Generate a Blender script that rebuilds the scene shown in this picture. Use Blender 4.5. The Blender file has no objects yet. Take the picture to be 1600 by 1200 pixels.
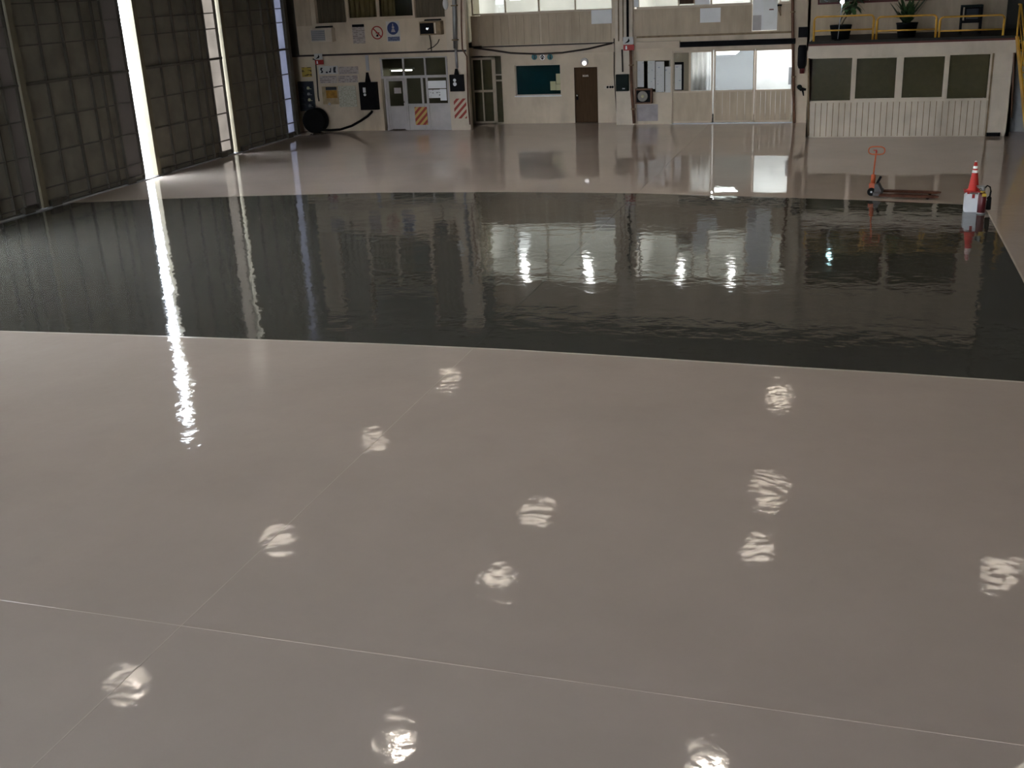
import bpy, bmesh, math, random
from mathutils import Vector, Matrix
random.seed(7)
S = bpy.context.scene
COL = S.collection
PI = math.pi

# ------------------------------------------------------------------ camera, sky, exposure
EYE = 5.3
ROT = Matrix(((0.95449345, -0.05839154, 0.29245973),
              (0.2945214, 0.33876686, -0.893585),
              (-0.04689786, 0.93905668, 0.34054831)))
cam_d = bpy.data.cameras.new('camera')
cam = bpy.data.objects.new('camera', cam_d)
COL.objects.link(cam)
cam.matrix_world = Matrix.Translation((0, 0, EYE)) @ ROT.to_4x4()
cam_d.sensor_fit = 'HORIZONTAL'
cam_d.sensor_width = 36.0
cam_d.lens = 1711.2184 / 1600 * 36.0
cam_d.clip_start = 0.05
cam_d.clip_end = 800
S.camera = cam
S.view_settings.view_transform = 'Standard'
S.view_settings.look = 'None'
S.view_settings.gamma = 1.0
S.view_settings.use_curve_mapping = False
S.view_settings.exposure = 0.0

SKY_STRENGTH = 32.0
LAMP_STRENGTH = 160.0
W = bpy.data.worlds.new('overcast_sky')
S.world = W
W.use_nodes = True
bg = W.node_tree.nodes['Background']
bg.inputs['Color'].default_value = (0.83, 0.91, 1.0, 1)
bg.inputs['Strength'].default_value = SKY_STRENGTH

# ------------------------------------------------------------------ measuring: photograph pixel -> point on a plane of the hangar
FPX = 1711.2184
def ray(px, py):
    return ROT @ Vector(((px - 800) / FPX, -(py - 600) / FPX, -1.0))
def on_y(px, py, Y):
    d = ray(px, py); t = Y / d.y
    return d.x * t, EYE + d.z * t
def on_floor(px, py, z=0.0):
    d = ray(px, py); t = (z - EYE) / d.z
    return d.x * t, d.y * t
def R(x0, y0, x1, y1, Y):
    xm, ym = (x0 + x1) / 2, (y0 + y1) / 2
    return on_y(x0, ym, Y)[0], on_y(x1, ym, Y)[0], on_y(xm, y1, Y)[1], on_y(xm, y0, Y)[1]

# ------------------------------------------------------------------ materials
def s(r, g, b):
    f = lambda c: (c / 255 / 12.92) if c / 255 <= 0.04045 else ((c / 255 + 0.055) / 1.055) ** 2.4
    return (f(r), f(g), f(b))

def mat(name, col, rough=0.6, metal=0.0, var=0.15, scale=2.0, bump=0.0, bscale=30.0, spec=0.3, stretch=(1, 1, 1), grime=0.0):
    m = bpy.data.materials.new(name); m.use_nodes = True
    nt = m.node_tree; N = nt.nodes; L = nt.links
    p = N['Principled BSDF']
    p.inputs['Roughness'].default_value = rough
    p.inputs['Metallic'].default_value = metal
    p.inputs['Specular IOR Level'].default_value = spec
    g = N.new('ShaderNodeNewGeometry')
    mp = N.new('ShaderNodeMapping'); mp.inputs['Scale'].default_value = stretch
    L.new(g.outputs['Position'], mp.inputs['Vector'])
    n = N.new('ShaderNodeTexNoise'); n.inputs['Scale'].default_value = scale; n.inputs['Detail'].default_value = 5
    L.new(mp.outputs[0], n.inputs['Vector'])
    r = N.new('ShaderNodeValToRGB')
    r.color_ramp.elements[0].position = 0.3; r.color_ramp.elements[1].position = 0.7
    r.color_ramp.elements[0].color = (*[c * (1 - var) for c in col], 1)
    r.color_ramp.elements[1].color = (*[min(1, c * (1 + var)) for c in col], 1)
    L.new(n.outputs['Fac'], r.inputs['Fac'])
    out = r.outputs['Color']
    if grime > 0:                                   # rusty and sooty patches of the old paint
        n2 = N.new('ShaderNodeTexNoise'); n2.inputs['Scale'].default_value = 0.9; n2.inputs['Detail'].default_value = 8
        mp2 = N.new('ShaderNodeMapping'); mp2.inputs['Scale'].default_value = (1.6, 1.6, 0.5)
        L.new(g.outputs['Position'], mp2.inputs['Vector']); L.new(mp2.outputs[0], n2.inputs['Vector'])
        r2 = N.new('ShaderNodeValToRGB'); r2.color_ramp.elements[0].position = 0.52; r2.color_ramp.elements[1].position = 0.75
        r2.color_ramp.elements[0].color = (0, 0, 0, 1); r2.color_ramp.elements[1].color = (grime, grime, grime, 1)
        L.new(n2.outputs['Fac'], r2.inputs['Fac'])
        mx = N.new('ShaderNodeMix'); mx.data_type = 'RGBA'
        L.new(r2.outputs['Color'], mx.inputs[0]); L.new(out, mx.inputs[6])
        mx.inputs[7].default_value = (0.16, 0.11, 0.07, 1)
        out = mx.outputs[2]
    L.new(out, p.inputs['Base Color'])
    if bump > 0:
        nb = N.new('ShaderNodeTexNoise'); nb.inputs['Scale'].default_value = bscale; nb.inputs['Detail'].default_value = 3
        L.new(mp.outputs[0], nb.inputs['Vector'])
        b = N.new('ShaderNodeBump'); b.inputs['Strength'].default_value = bump; b.inputs['Distance'].default_value = 0.01
        L.new(nb.outputs['Fac'], b.inputs['Height']); L.new(b.outputs['Normal'], p.inputs['Normal'])
    return m

def floor_mat(name, col, var, rough, stain, amp):
    m = bpy.data.materials.new(name); m.use_nodes = True
    nt = m.node_tree; N = nt.nodes; L = nt.links
    p = N['Principled BSDF']
    p.inputs['IOR'].default_value = 1.5
    g = N.new('ShaderNodeNewGeometry')
    def noise(scale, detail, rough_=0.5, vec=None):
        n = N.new('ShaderNodeTexNoise'); n.inputs['Scale'].default_value = scale
        n.inputs['Detail'].default_value = detail; n.inputs['Roughness'].default_value = rough_
        L.new(vec or g.outputs['Position'], n.inputs['Vector']); return n.outputs['Fac']
    def math_(op, a, b):
        x = N.new('ShaderNodeMath'); x.operation = op
        for i, v in enumerate((a, b)):
            if isinstance(v, (int, float)): x.inputs[i].default_value = v
            else: L.new(v, x.inputs[i])
        return x.outputs[0]
    r = N.new('ShaderNodeValToRGB')
    r.color_ramp.elements[0].position = 0.3; r.color_ramp.elements[1].position = 0.7
    r.color_ramp.elements[0].color = (*[c * (1 - var) for c in col], 1)
    r.color_ramp.elements[1].color = (*[c * (1 + var) for c in col], 1)
    L.new(noise(0.55, 6, 0.6), r.inputs['Fac'])
    mx = N.new('ShaderNodeMix'); mx.data_type = 'RGBA'
    rs = N.new('ShaderNodeValToRGB'); rs.color_ramp.elements[0].position = 0.62; rs.color_ramp.elements[1].position = 0.8
    rs.color_ramp.elements[0].color = (0, 0, 0, 1); rs.color_ramp.elements[1].color = (0.5, 0.5, 0.5, 1)
    L.new(noise(1.7, 7, 0.65), rs.inputs['Fac'])
    L.new(rs.outputs['Color'], mx.inputs[0]); L.new(r.outputs['Color'], mx.inputs[6])
    mx.inputs[7].default_value = (*stain, 1)
    L.new(mx.outputs[2], p.inputs['Base Color'])
    rr = N.new('ShaderNodeMapRange'); rr.inputs['To Min'].default_value = rough * 0.75; rr.inputs['To Max'].default_value = rough * 1.35
    L.new(noise(0.9, 3), rr.inputs['Value']); L.new(rr.outputs[0], p.inputs['Roughness'])
    # trowelled, self-levelled resin: long swells, trowel waves and a fine orange peel (heights in metres)
    h = math_('ADD', math_('MULTIPLY', noise(0.7, 1), 0.007),
              math_('ADD', math_('MULTIPLY', noise(2.6, 2), 0.0050),
                    math_('ADD', math_('MULTIPLY', noise(9, 2), 0.0008), math_('ADD', math_('MULTIPLY', noise(42, 2), 0.00014), math_('MULTIPLY', noise(130, 1), 0.00003)))))
    b = N.new('ShaderNodeBump'); b.inputs['Strength'].default_value = 1.0; b.inputs['Distance'].default_value = amp
    L.new(h, b.inputs['Height']); L.new(b.outputs['Normal'], p.inputs['Normal'])
    return m

def emit(name, col, strength):
    m = bpy.data.materials.new(name); m.use_nodes = True
    nt = m.node_tree; nt.nodes.remove(nt.nodes['Principled BSDF'])
    e = nt.nodes.new('ShaderNodeEmission'); e.inputs['Color'].default_value = (*col, 1); e.inputs['Strength'].default_value = strength
    nt.links.new(e.outputs[0], nt.nodes['Material Output'].inputs['Surface'])
    return m

def glass(name, tint, refl=0.02, ior=1.5):
    m = bpy.data.materials.new(name); m.use_nodes = True
    nt = m.node_tree; N = nt.nodes; L = nt.links
    N.remove(N['Principled BSDF'])
    t = N.new('ShaderNodeBsdfTransparent'); t.inputs['Color'].default_value = (*tint, 1)
    gl = N.new('ShaderNodeBsdfGlossy'); gl.inputs['Roughness'].default_value = refl
    f = N.new('ShaderNodeFresnel'); f.inputs['IOR'].default_value = ior
    mx = N.new('ShaderNodeMixShader')
    L.new(f.outputs[0], mx.inputs[0]); L.new(t.outputs[0], mx.inputs[1]); L.new(gl.outputs[0], mx.inputs[2])
    L.new(mx.outputs[0], N['Material Output'].inputs['Surface'])
    return m

def translucent(name, col, dif, amount=0.5, clear=0.0):
    m = bpy.data.materials.new(name); m.use_nodes = True
    nt = m.node_tree; N = nt.nodes; L = nt.links
    N.remove(N['Principled BSDF'])
    g = N.new('ShaderNodeNewGeometry')
    n = N.new('ShaderNodeTexNoise'); n.inputs['Scale'].default_value = 1.5; n.inputs['Detail'].default_value = 5
    L.new(g.outputs['Position'], n.inputs['Vector'])
    r = N.new('ShaderNodeValToRGB')
    r.color_ramp.elements[0].position = 0.3; r.color_ramp.elements[1].position = 0.7
    r.color_ramp.elements[0].color = (*[c * 0.8 for c in col], 1); r.color_ramp.elements[1].color = (*col, 1)
    L.new(n.outputs['Fac'], r.inputs['Fac'])
    t = N.new('ShaderNodeBsdfTranslucent'); L.new(r.outputs['Color'], t.inputs['Color'])
    d = N.new('ShaderNodeBsdfDiffuse'); d.inputs['Color'].default_value = (*dif, 1)
    mx = N.new('ShaderNodeMixShader'); mx.inputs[0].default_value = amount
    L.new(d.outputs[0], mx.inputs[1]); L.new(t.outputs[0], mx.inputs[2])
    last = mx.outputs[0]
    if clear > 0:
        c = N.new('ShaderNodeBsdfTransparent'); mx2 = N.new('ShaderNodeMixShader'); mx2.inputs[0].default_value = clear
        L.new(last, mx2.inputs[1]); L.new(c.outputs[0], mx2.inputs[2]); last = mx2.outputs[0]
    L.new(last, N['Material Output'].inputs['Surface'])
    return m

def banded(name, a, b, period, direction=(1, 0, 1), rough=0.6, duty=0.5):
    """two flat printed colours in straight bands"""
    m = bpy.data.materials.new(name); m.use_nodes = True
    nt = m.node_tree; N = nt.nodes; L = nt.links
    p = N['Principled BSDF']; p.inputs['Roughness'].default_value = rough
    g = N.new('ShaderNodeNewGeometry')
    dt = N.new('ShaderNodeVectorMath'); dt.operation = 'DOT_PRODUCT'; dt.inputs[1].default_value = direction
    L.new(g.outputs['Position'], dt.inputs[0])
    dv = N.new('ShaderNodeMath'); dv.operation = 'DIVIDE'; dv.inputs[1].default_value = period; L.new(dt.outputs['Value'], dv.inputs[0])
    fr = N.new('ShaderNodeMath'); fr.operation = 'FRACT'; L.new(dv.outputs[0], fr.inputs[0])
    lt = N.new('ShaderNodeMath'); lt.operation = 'LESS_THAN'; lt.inputs[1].default_value = duty; L.new(fr.outputs[0], lt.inputs[0])
    mx = N.new('ShaderNodeMix'); mx.data_type = 'RGBA'
    L.new(lt.outputs[0], mx.inputs[0]); mx.inputs[6].default_value = (*b, 1); mx.inputs[7].default_value = (*a, 1)
    L.new(mx.outputs[2], p.inputs['Base Color'])
    return m

def printed(name, paper, ink, line=0.05, density=0.5, xscale=18):
    """unreadable lines of small print: broken dark strokes on paper"""
    m = bpy.data.materials.new(name); m.use_nodes = True
    nt = m.node_tree; N = nt.nodes; L = nt.links
    p = N['Principled BSDF']; p.inputs['Roughness'].default_value = 0.7
    g = N.new('ShaderNodeNewGeometry')
    sx = N.new('ShaderNodeSeparateXYZ'); L.new(g.outputs['Position'], sx.inputs[0])
    def M(op, a, b):
        x = N.new('ShaderNodeMath'); x.operation = op
        for i, v in enumerate((a, b)):
            if isinstance(v, (int, float)): x.inputs[i].default_value = v
            else: L.new(v, x.inputs[i])
        return x.outputs[0]
    rows = M('FRACT', M('DIVIDE', sx.outputs['Z'], line), 0)
    a = M('LESS_THAN', rows, 0.5)
    n = N.new('ShaderNodeTexNoise'); n.inputs['Scale'].default_value = 1.0; n.inputs['Detail'].default_value = 2
    mp = N.new('ShaderNodeMapping'); mp.inputs['Scale'].default_value = (xscale, 0, 1 / line)
    L.new(g.outputs['Position'], mp.inputs['Vector']); L.new(mp.outputs[0], n.inputs['Vector'])
    c = M('MULTIPLY', a, M('LESS_THAN', n.outputs['Fac'], density))
    mx = N.new('ShaderNodeMix'); mx.data_type = 'RGBA'
    L.new(c, mx.inputs[0]); mx.inputs[6].default_value = (*paper, 1); mx.inputs[7].default_value = (*ink, 1)
    L.new(mx.outputs[2], p.inputs['Base Color'])
    return m

CREAM = mat('cream_paint', (0.55, 0.45, 0.335), 0.55, var=0.10, scale=1.2, grime=0.35)
CREAM2 = mat('tan_paint', (0.44, 0.35, 0.25), 0.55, var=0.10, scale=1.5, stretch=(3, 3, 0.6), grime=0.25)
CREAM3 = mat('pale_cream_paint', (0.55, 0.465, 0.365), 0.5, var=0.08, grime=0.3)
TRIMC = mat('cream_trim_paint', (0.50, 0.40, 0.30), 0.5, var=0.08)
SIGNW = mat('dulled_white_enamel', (0.50, 0.485, 0.47), 0.5, var=0.08, scale=5)
WHITE = mat('white_paint', (0.78, 0.78, 0.76), 0.5, var=0.05)
PAPER = mat('white_paper', (0.80, 0.80, 0.80), 0.7, var=0.04)
GREYW = mat('greyish_white_panel', (0.42, 0.39, 0.38), 0.5, var=0.1)
OLIVE = mat('dark_olive_blind', (0.165, 0.148, 0.105), 0.7, var=0.10, scale=6)
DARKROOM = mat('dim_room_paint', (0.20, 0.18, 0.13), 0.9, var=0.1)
ROOMW = mat('white_room_paint', (0.75, 0.75, 0.72), 0.8, var=0.03)
BROWNB = mat('dark_brown_board', (0.075, 0.058, 0.034), 0.6, var=0.25, scale=3, stretch=(6, 6, 0.4))
BROWND = mat('brown_door_varnish', (0.062, 0.036, 0.020), 0.6, var=0.15, scale=3, spec=0.04, stretch=(8, 8, 0.6))
RUST = mat('rust_brown_paint', (0.13, 0.060, 0.035), 0.6, var=0.3, scale=4)
RUSTY = mat('grimy_tan_steel', (0.20, 0.14, 0.08), 0.6, var=0.3, scale=4)
BLACK = mat('black_steel', (0.009, 0.009, 0.010), 0.6, var=0.2, spec=0.03)
RUBBER = mat('black_rubber', (0.009, 0.009, 0.009), 0.7, var=0.2, spec=0.03)
GREENBOX = mat('dark_green_enamel', (0.012, 0.017, 0.016), 0.6, var=0.15, spec=0.04)
NAVY = mat('blue_black_enamel', (0.020, 0.024, 0.032), 0.5, var=0.2)
GREYM = mat('grey_steel', (0.25, 0.25, 0.25), 0.45, metal=0.6, var=0.1)
GALV = mat('galvanised_steel', (0.42, 0.42, 0.45), 0.4, metal=0.7, var=0.12)
CHROME = mat('bright_metal', (0.8, 0.8, 0.8), 0.2, metal=1.0, var=0.03)
LEAFP = mat('door_sheet_paint', (0.145, 0.130, 0.100), 0.55, var=0.22, scale=1.4, grime=0.2)
LEAFF = mat('door_frame_paint', (0.065, 0.058, 0.046), 0.55, var=0.2)
POSTM = mat('door_post_paint', (0.12, 0.10, 0.062), 0.5, var=0.2, scale=1.5)
DARKSHELL = mat('dark_shell_sheet', (0.05, 0.048, 0.042), 0.7, var=0.15)
ROOFM = mat('dark_roof_sheet', (0.07, 0.065, 0.058), 0.8, var=0.15)
APRON = mat('outdoor_concrete', (0.45, 0.44, 0.42), 0.9, var=0.1)
SLABM = mat('dark_subfloor_concrete', (0.10, 0.085, 0.07), 0.6)  # dark concrete under the slabs, showing in the open joints
FILLER = mat('joint_filler', (0.55, 0.48, 0.41), 0.25, var=0.1)
YELLOW = mat('yellow_paint', (0.50, 0.27, 0.035), 0.45, var=0.15, scale=5)
DECKM = mat('dark_deck_felt', (0.022, 0.021, 0.018), 0.8, var=0.2)
REDTRIM = mat('dark_red_trim', (0.10, 0.028, 0.022), 0.6, var=0.2)
RED = mat('signal_red', (0.33, 0.022, 0.018), 0.45, var=0.1)
DKRED = mat('extinguisher_red', (0.085, 0.010, 0.012), 0.35, var=0.1)
ORANGE = mat('cone_orange', (0.50, 0.032, 0.024), 0.5, var=0.06)
ORRED = mat('pallet_truck_orange', (0.42, 0.085, 0.028), 0.45, var=0.15)
DKORANGE = mat('worn_fork_paint', (0.075, 0.030, 0.018), 0.7, var=0.3, scale=6, spec=0.08)
BAND = mat('reflective_band', (0.95, 0.94, 0.88), 0.3, var=0.01)
PLASTW = mat('white_plastic', (0.74, 0.75, 0.76), 0.35, var=0.04)
BLUE = mat('sign_blue', (0.02, 0.035, 0.12), 0.4, var=0.05)
BLUEG = mat('sign_grey_blue', (0.06, 0.075, 0.14), 0.5, var=0.1)
TEALS = mat('sign_teal', (0.012, 0.13, 0.15), 0.4, var=0.05)
YELS = mat('notice_yellow', (0.42, 0.27, 0.03), 0.6, var=0.1)
CARD = mat('pale_card', (0.45, 0.42, 0.25), 0.7, var=0.05)
GREENLEAF = mat('leaf_green', (0.030, 0.060, 0.022), 0.45, var=0.3, scale=8)
STEM = mat('plant_stem', (0.07, 0.055, 0.03), 0.7)
SOIL = mat('potting_soil', (0.02, 0.015, 0.01), 0.9)
CABLE = mat('dark_cable_sheath', (0.03, 0.022, 0.018), 0.6, var=0.2)
WOOD = mat('brown_plywood', (0.12, 0.055, 0.028), 0.6, var=0.25, scale=6)
CONEGREY = mat('loudspeaker_cone_grey', (0.22, 0.20, 0.17), 0.5, var=0.1)
POSTER = mat('grey_poster', (0.33, 0.29, 0.29), 0.6, var=0.12, scale=4)
TEALPANE = glass('teal_tinted_glass', (0.45, 0.72, 0.74), 0.12, 1.15)
CLEAR = glass('clear_window_glass', (0.9, 0.91, 0.9), 0.02, 1.3)
GREYPANE = glass('grey_tinted_glass', (0.50, 0.515, 0.51), 0.05, 1.3)
DARKPANE = glass('dark_window_glass', (0.8, 0.8, 0.75), 0.15, 1.12)
FROST = translucent('frosted_pane', (0.92, 0.95, 0.95), (0.7, 0.72, 0.72), 0.75, 0.12)
CURTAIN = translucent('white_curtain_cloth', (0.88, 0.88, 0.88), (0.75, 0.75, 0.74), 0.75)
FIBRE = [translucent('dusty_fibreglass', (0.06, 0.053, 0.049), (0.2, 0.18, 0.16), 0.6),
         translucent('warm_fibreglass', (0.22, 0.20, 0.18), (0.22, 0.20, 0.17), 0.75),
         translucent('blue_white_fibreglass', (0.20, 0.202, 0.232), (0.2, 0.2, 0.22), 0.75)]
LAMPE = emit('lamp_glow', (1.0, 0.88, 0.755), LAMP_STRENGTH)
TUBEE = emit('fluorescent_glow', (1.0, 1.0, 0.98), 60.0)
TUBEH = emit('bright_fluorescent_glow', (0.99, 1.0, 0.99), 130.0)
SPOTE = emit('cyan_white_bulb_glow', (0.6, 1.0, 1.0), 30.0)
BULK = emit('bulkhead_glow', (1.0, 0.97, 0.95), 1.4)

# ------------------------------------------------------------------ mesh building
class MB:
    def __init__(self): self.v = []; self.f = []; self.sm = []
    def _add(self, vs, fs, smooth=False):
        o = len(self.v); self.v += [tuple(p) for p in vs]
        for f in fs: self.f.append([i + o for i in f]); self.sm.append(smooth)
        return self
    def box(self, x0, x1, y0, y1, z0, z1):
        vs = [(x0, y0, z0), (x1, y0, z0), (x1, y1, z0), (x0, y1, z0), (x0, y0, z1), (x1, y0, z1), (x1, y1, z1), (x0, y1, z1)]
        return self._add(vs, [(0, 3, 2, 1), (4, 5, 6, 7), (0, 1, 5, 4), (1, 2, 6, 5), (2, 3, 7, 6), (3, 0, 4, 7)])
    def tube(self, pts, r, n=10, caps=True):
        pts = [Vector(p) for p in pts]; rs = r if isinstance(r, (list, tuple)) else [r] * len(pts)
        vs = []; fs = []
        up = Vector((0, 0, 1)); ref = None
        for i, p in enumerate(pts):
            a = pts[max(0, i - 1)]; b = pts[min(len(pts) - 1, i + 1)]
            t = (b - a).normalized()
            if ref is None: ref = Vector((1, 0, 0)) if abs(t.dot(up)) > 0.9 else up
            u = t.cross(ref).normalized(); w = t.cross(u).normalized()
            ref = -w if False else ref
            if abs(t.dot(ref)) > 0.98: ref = Vector((0, 1, 0)); u = t.cross(ref).normalized(); w = t.cross(u).normalized()
            for k in range(n):
                an = 2 * PI * k / n
                vs.append(p + (u * math.cos(an) + w * math.sin(an)) * rs[i])
        for i in range(len(pts) - 1):
            for k in range(n):
                fs.append((i * n + k, i * n + (k + 1) % n, (i + 1) * n + (k + 1) % n, (i + 1) * n + k))
        self._add(vs, fs, True)
        if caps:
            o = len(self.v) - len(vs)
            self.f.append([o + k for k in range(n)][::-1]); self.sm.append(False)
            self.f.append([o + (len(pts) - 1) * n + k for k in range(n)]); self.sm.append(False)
        return self
    def cyl(self, p0, p1, r, n=16, r2=None):
        return self.tube([p0, p1], [r, r if r2 is None else r2], n)
    def lathe(self, prof, n=20, c=(0, 0, 0), axis='z', caps=True):
        vs = []; fs = []
        for (r, z) in prof:
            for k in range(n):
                a = 2 * PI * k / n; x, y = r * math.cos(a), r * math.sin(a)
                vs.append((c[0] + x, c[1] + y, c[2] + z) if axis == 'z' else (c[0] + x, c[1] + z, c[2] - y) if axis == 'y' else (c[0] + z, c[1] + x, c[2] + y))
        for i in range(len(prof) - 1):
            for k in range(n):
                fs.append((i * n + k, i * n + (k + 1) % n, (i + 1) * n + (k + 1) % n, (i + 1) * n + k))
        self._add(vs, fs, True)
        o = len(self.v) - len(vs)
        if caps and prof[0][0] > 1e-6: self.f.append([o + k for k in range(n)][::-1]); self.sm.append(False)
        if caps and prof[-1][0] > 1e-6: self.f.append([o + (len(prof) - 1) * n + k for k in range(n)]); self.sm.append(False)
        return self
    def prism(self, pts, y0, y1):                       # outline in x,z pushed along y
        n = len(pts)
        vs = [(x, y0, z) for x, z in pts] + [(x, y1, z) for x, z in pts]
        fs = [list(range(n)), list(range(n, 2 * n))[::-1]] + [(i, i + n, (i + 1) % n + n, (i + 1) % n) for i in range(n)]
        return self._add(vs, fs)
    def slab(self, pts, z0, z1):                        # outline in x,y pushed along z
        n = len(pts)
        vs = [(x, y, z0) for x, y in pts] + [(x, y, z1) for x, y in pts]
        fs = [list(range(n))[::-1], list(range(n, 2 * n))] + [(i, (i + 1) % n, (i + 1) % n + n, i + n) for i in range(n)]
        return self._add(vs, fs)
    def sphere(self, c, r, n=14, m=8, sz=1.0):
        prof = [(r * math.sin(PI * i / m) + (1e-7 if i in (0, m) else 0), -r * sz * math.cos(PI * i / m)) for i in range(m + 1)]
        return self.lathe(prof, n, c)
    def quad(self, a, b, c, d): return self._add([a, b, c, d], [(0, 1, 2, 3)])
    def mesh(self, name, m):
        me = bpy.data.meshes.new(name); me.from_pydata(self.v, [], self.f)
        me.polygons.foreach_set('use_smooth', self.sm)
        bm = bmesh.new(); bm.from_mesh(me); bmesh.ops.recalc_face_normals(bm, faces=bm.faces[:]); bm.to_mesh(me); bm.free()
        if m: me.materials.append(m)
        me.update(); return me

def link(name, me, parent=None, loc=(0, 0, 0), rot=(0, 0, 0)):
    o = bpy.data.objects.new(name, me); COL.objects.link(o)
    o.location = loc; o.rotation_euler = rot
    if parent: o.parent = parent
    return o
def mk(name, mb, m, parent=None, loc=(0, 0, 0), rot=(0, 0, 0), label=None):
    o = link(name, mb.mesh(name, m), parent, loc, rot)
    if label: o['label'] = label
    return o
def st(name, mb, m, label=None, cat=None):
    o = mk(name, mb, m); o['kind'] = 'structure'
    o['label'] = label; o['category'] = cat
    return o
def ste(name, label, cat):
    o = bpy.data.objects.new(name, None); COL.objects.link(o); o['kind'] = 'structure'; o['label'] = label; o['category'] = cat
    return o
def thing(name, label, cat, loc=(0, 0, 0), rz=0.0, group=None):
    o = bpy.data.objects.new(name, None); COL.objects.link(o); o.empty_display_size = 0.2
    o.location = loc; o.rotation_euler = (0, 0, rz); o['label'] = label; o['category'] = cat
    if group: o['group'] = group
    return o
def tag(o, label, cat, group=None):
    o['label'] = label; o['category'] = cat
    if group: o['group'] = group
    return o
def dup(root, loc, label, rz=None):
    r = root.copy(); COL.objects.link(r); r.location = loc; r['label'] = label
    if rz is not None: r.rotation_euler = (0, 0, rz)
    for ch in list(root.children):
        c = ch.copy(); COL.objects.link(c); c.parent = r
        for g in ch.children:
            d = g.copy(); COL.objects.link(d); d.parent = c
    return r

# ------------------------------------------------------------------ planes of the hangar
XL = -22.04          # line of the sliding doors
YA, YB, YC, YF, YD = 42.2, 44.0, 43.3, 39.2, 43.3
HALL = 10.6

# ------------------------------------------------------------------ floor
near_edge = [(-22.9, 14.55), (-18.5, 14.8), (-14.39, 14.99), (-11.84, 15.15), (-9.43, 15.26), (-7.16, 15.37), (-5.64, 15.40), (-5.02, 15.41), (-2.99, 15.36), (-1.11, 15.29), (0.63, 15.25), (2.26, 15.17), (2.86, 15.15)]
far_edge = [(-22.9, 26.25), (-20.8, 26.75), (-19.49, 27.18), (-17.61, 27.57), (-16.56, 27.81), (-12.84, 28.47), (-9.12, 28.71), (-5.64, 28.66), (-5.55, 28.66), (-1.69, 28.21), (0.27, 27.96), (2.21, 27.58), (2.78, 27.45)]
XJ, YJ, XR = -5.64, 7.25, 2.83
LIGHTF = floor_mat('beige_epoxy', (0.475, 0.405, 0.352), 0.05, 0.042, (0.435, 0.37, 0.322), 0.95)
FARF = floor_mat('beige_epoxy_far', (0.46, 0.388, 0.332), 0.05, 0.012, (0.42, 0.357, 0.31), 0.11)
DARKF = floor_mat('dark_green_grey_epoxy', (0.068, 0.065, 0.055), 0.10, 0.045, (0.076, 0.073, 0.064), 0.75)
fl = ste('floor', 'glossy beige hangar floor crossed by a wide dark green-grey band', 'floor')
mk('subfloor', MB().box(-23.5, 16, -12, 48, -0.3, -0.055), SLABM, fl)
e = 0.004
def cut(pl, a, b): return [(min(max(x, a), b), y) for x, y in pl if a - 1e-6 <= x <= b + 1e-6]
nl, nr = cut(near_edge, -23, XJ), cut(near_edge, XJ, 3)
fl_, fr_ = cut(far_edge, -23, XJ), cut(far_edge, XJ, 3)
def sh(pl, dx0, dx1, dy):            # nudge a polyline for the open joint
    o = [list(p) for p in pl]; o[0][0] += dx0; o[-1][0] += dx1
    return [(x, y + dy) for x, y in o]
slabs = [
    ([(-22.9, -12), (XJ - e, -12), (XJ - e, YJ - e), (-22.9, YJ - e)], LIGHTF),
    ([(XJ + e, -12), (16, -12), (16, YJ - e), (XJ + e, YJ - e)], LIGHTF),
    ([(-22.9, YJ + e), (XJ - e, YJ + e)] + sh(nl, 0, -e, -e)[::-1], LIGHTF),
    ([(XJ + e, YJ + e), (2.86 - e, YJ + e)] + sh(nr, e, -e, -e)[::-1], LIGHTF),
    ([(2.86 + e, YJ + e), (16, YJ + e), (16, 27.45), (2.78 + e, 27.45), (2.86 + e, 20.7)], LIGHTF),
    (sh(fl_, 0, -e, e) + [(XJ - e, 48), (-22.9, 48)], FARF),
    (sh(fr_, e, 0, e) + [(16, 27.45 + e), (16, 48), (XJ + e, 48)], FARF),
    (sh(nl, 0, -e, e) + sh(fl_, 0, -e, -e)[::-1], DARKF),
    (sh(nr, e, -e, e) + [(2.86 - e, 20.7)] + sh(fr_, e, -e, -e)[::-1], DARKF),
]
for pts, m in slabs:
    mk('floor_slab', MB().slab(pts, -0.05, 0.0), m, fl)
# the coat line of the dark band is left as a slightly raised paint edge
def ribbon(pl, w, z0, z1):
    b = MB()
    for (x0, y0), (x1, y1) in zip(pl[:-1], pl[1:]):
        if abs(y1 - y0) > abs(x1 - x0): b.slab([(x0, y0), (x0 + w, y0), (x1 + w, y1), (x1, y1)], z0, z1)
        else: b.slab([(x0, y0), (x1, y1), (x1, y1 + w), (x0, y0 + w)], z0, z1)
    return b
mk('coating_edge', ribbon([(x, y - 0.035) for x, y in near_edge], 0.04, 0.0, 0.003), FILLER, fl)
mk('coating_edge', ribbon([(2.845, 15.15), (2.85, 20.7), (2.78, 27.45)], 0.035, 0.0, 0.003), FILLER, fl)
mk('joint_filler', MB().box(-22.9, 16, YJ - 0.005, YJ + 0.005, -0.04, 0.0015), FILLER, fl)
mk('joint_filler', MB().box(XJ - 0.0055, XJ + 0.0055, -12, 15.36, -0.04, 0.0015), FILLER, fl)
st('ground_outside', MB().box(-300, 300, -300, 300, -0.6, -0.31), APRON, 'pale concrete apron seen through the door gaps', 'ground')
st('ground_outside', MB().box(-120, -22.95, -60, 110, -0.3, -0.03), APRON, 'pale concrete strip outside the sliding doors', 'ground')

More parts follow.
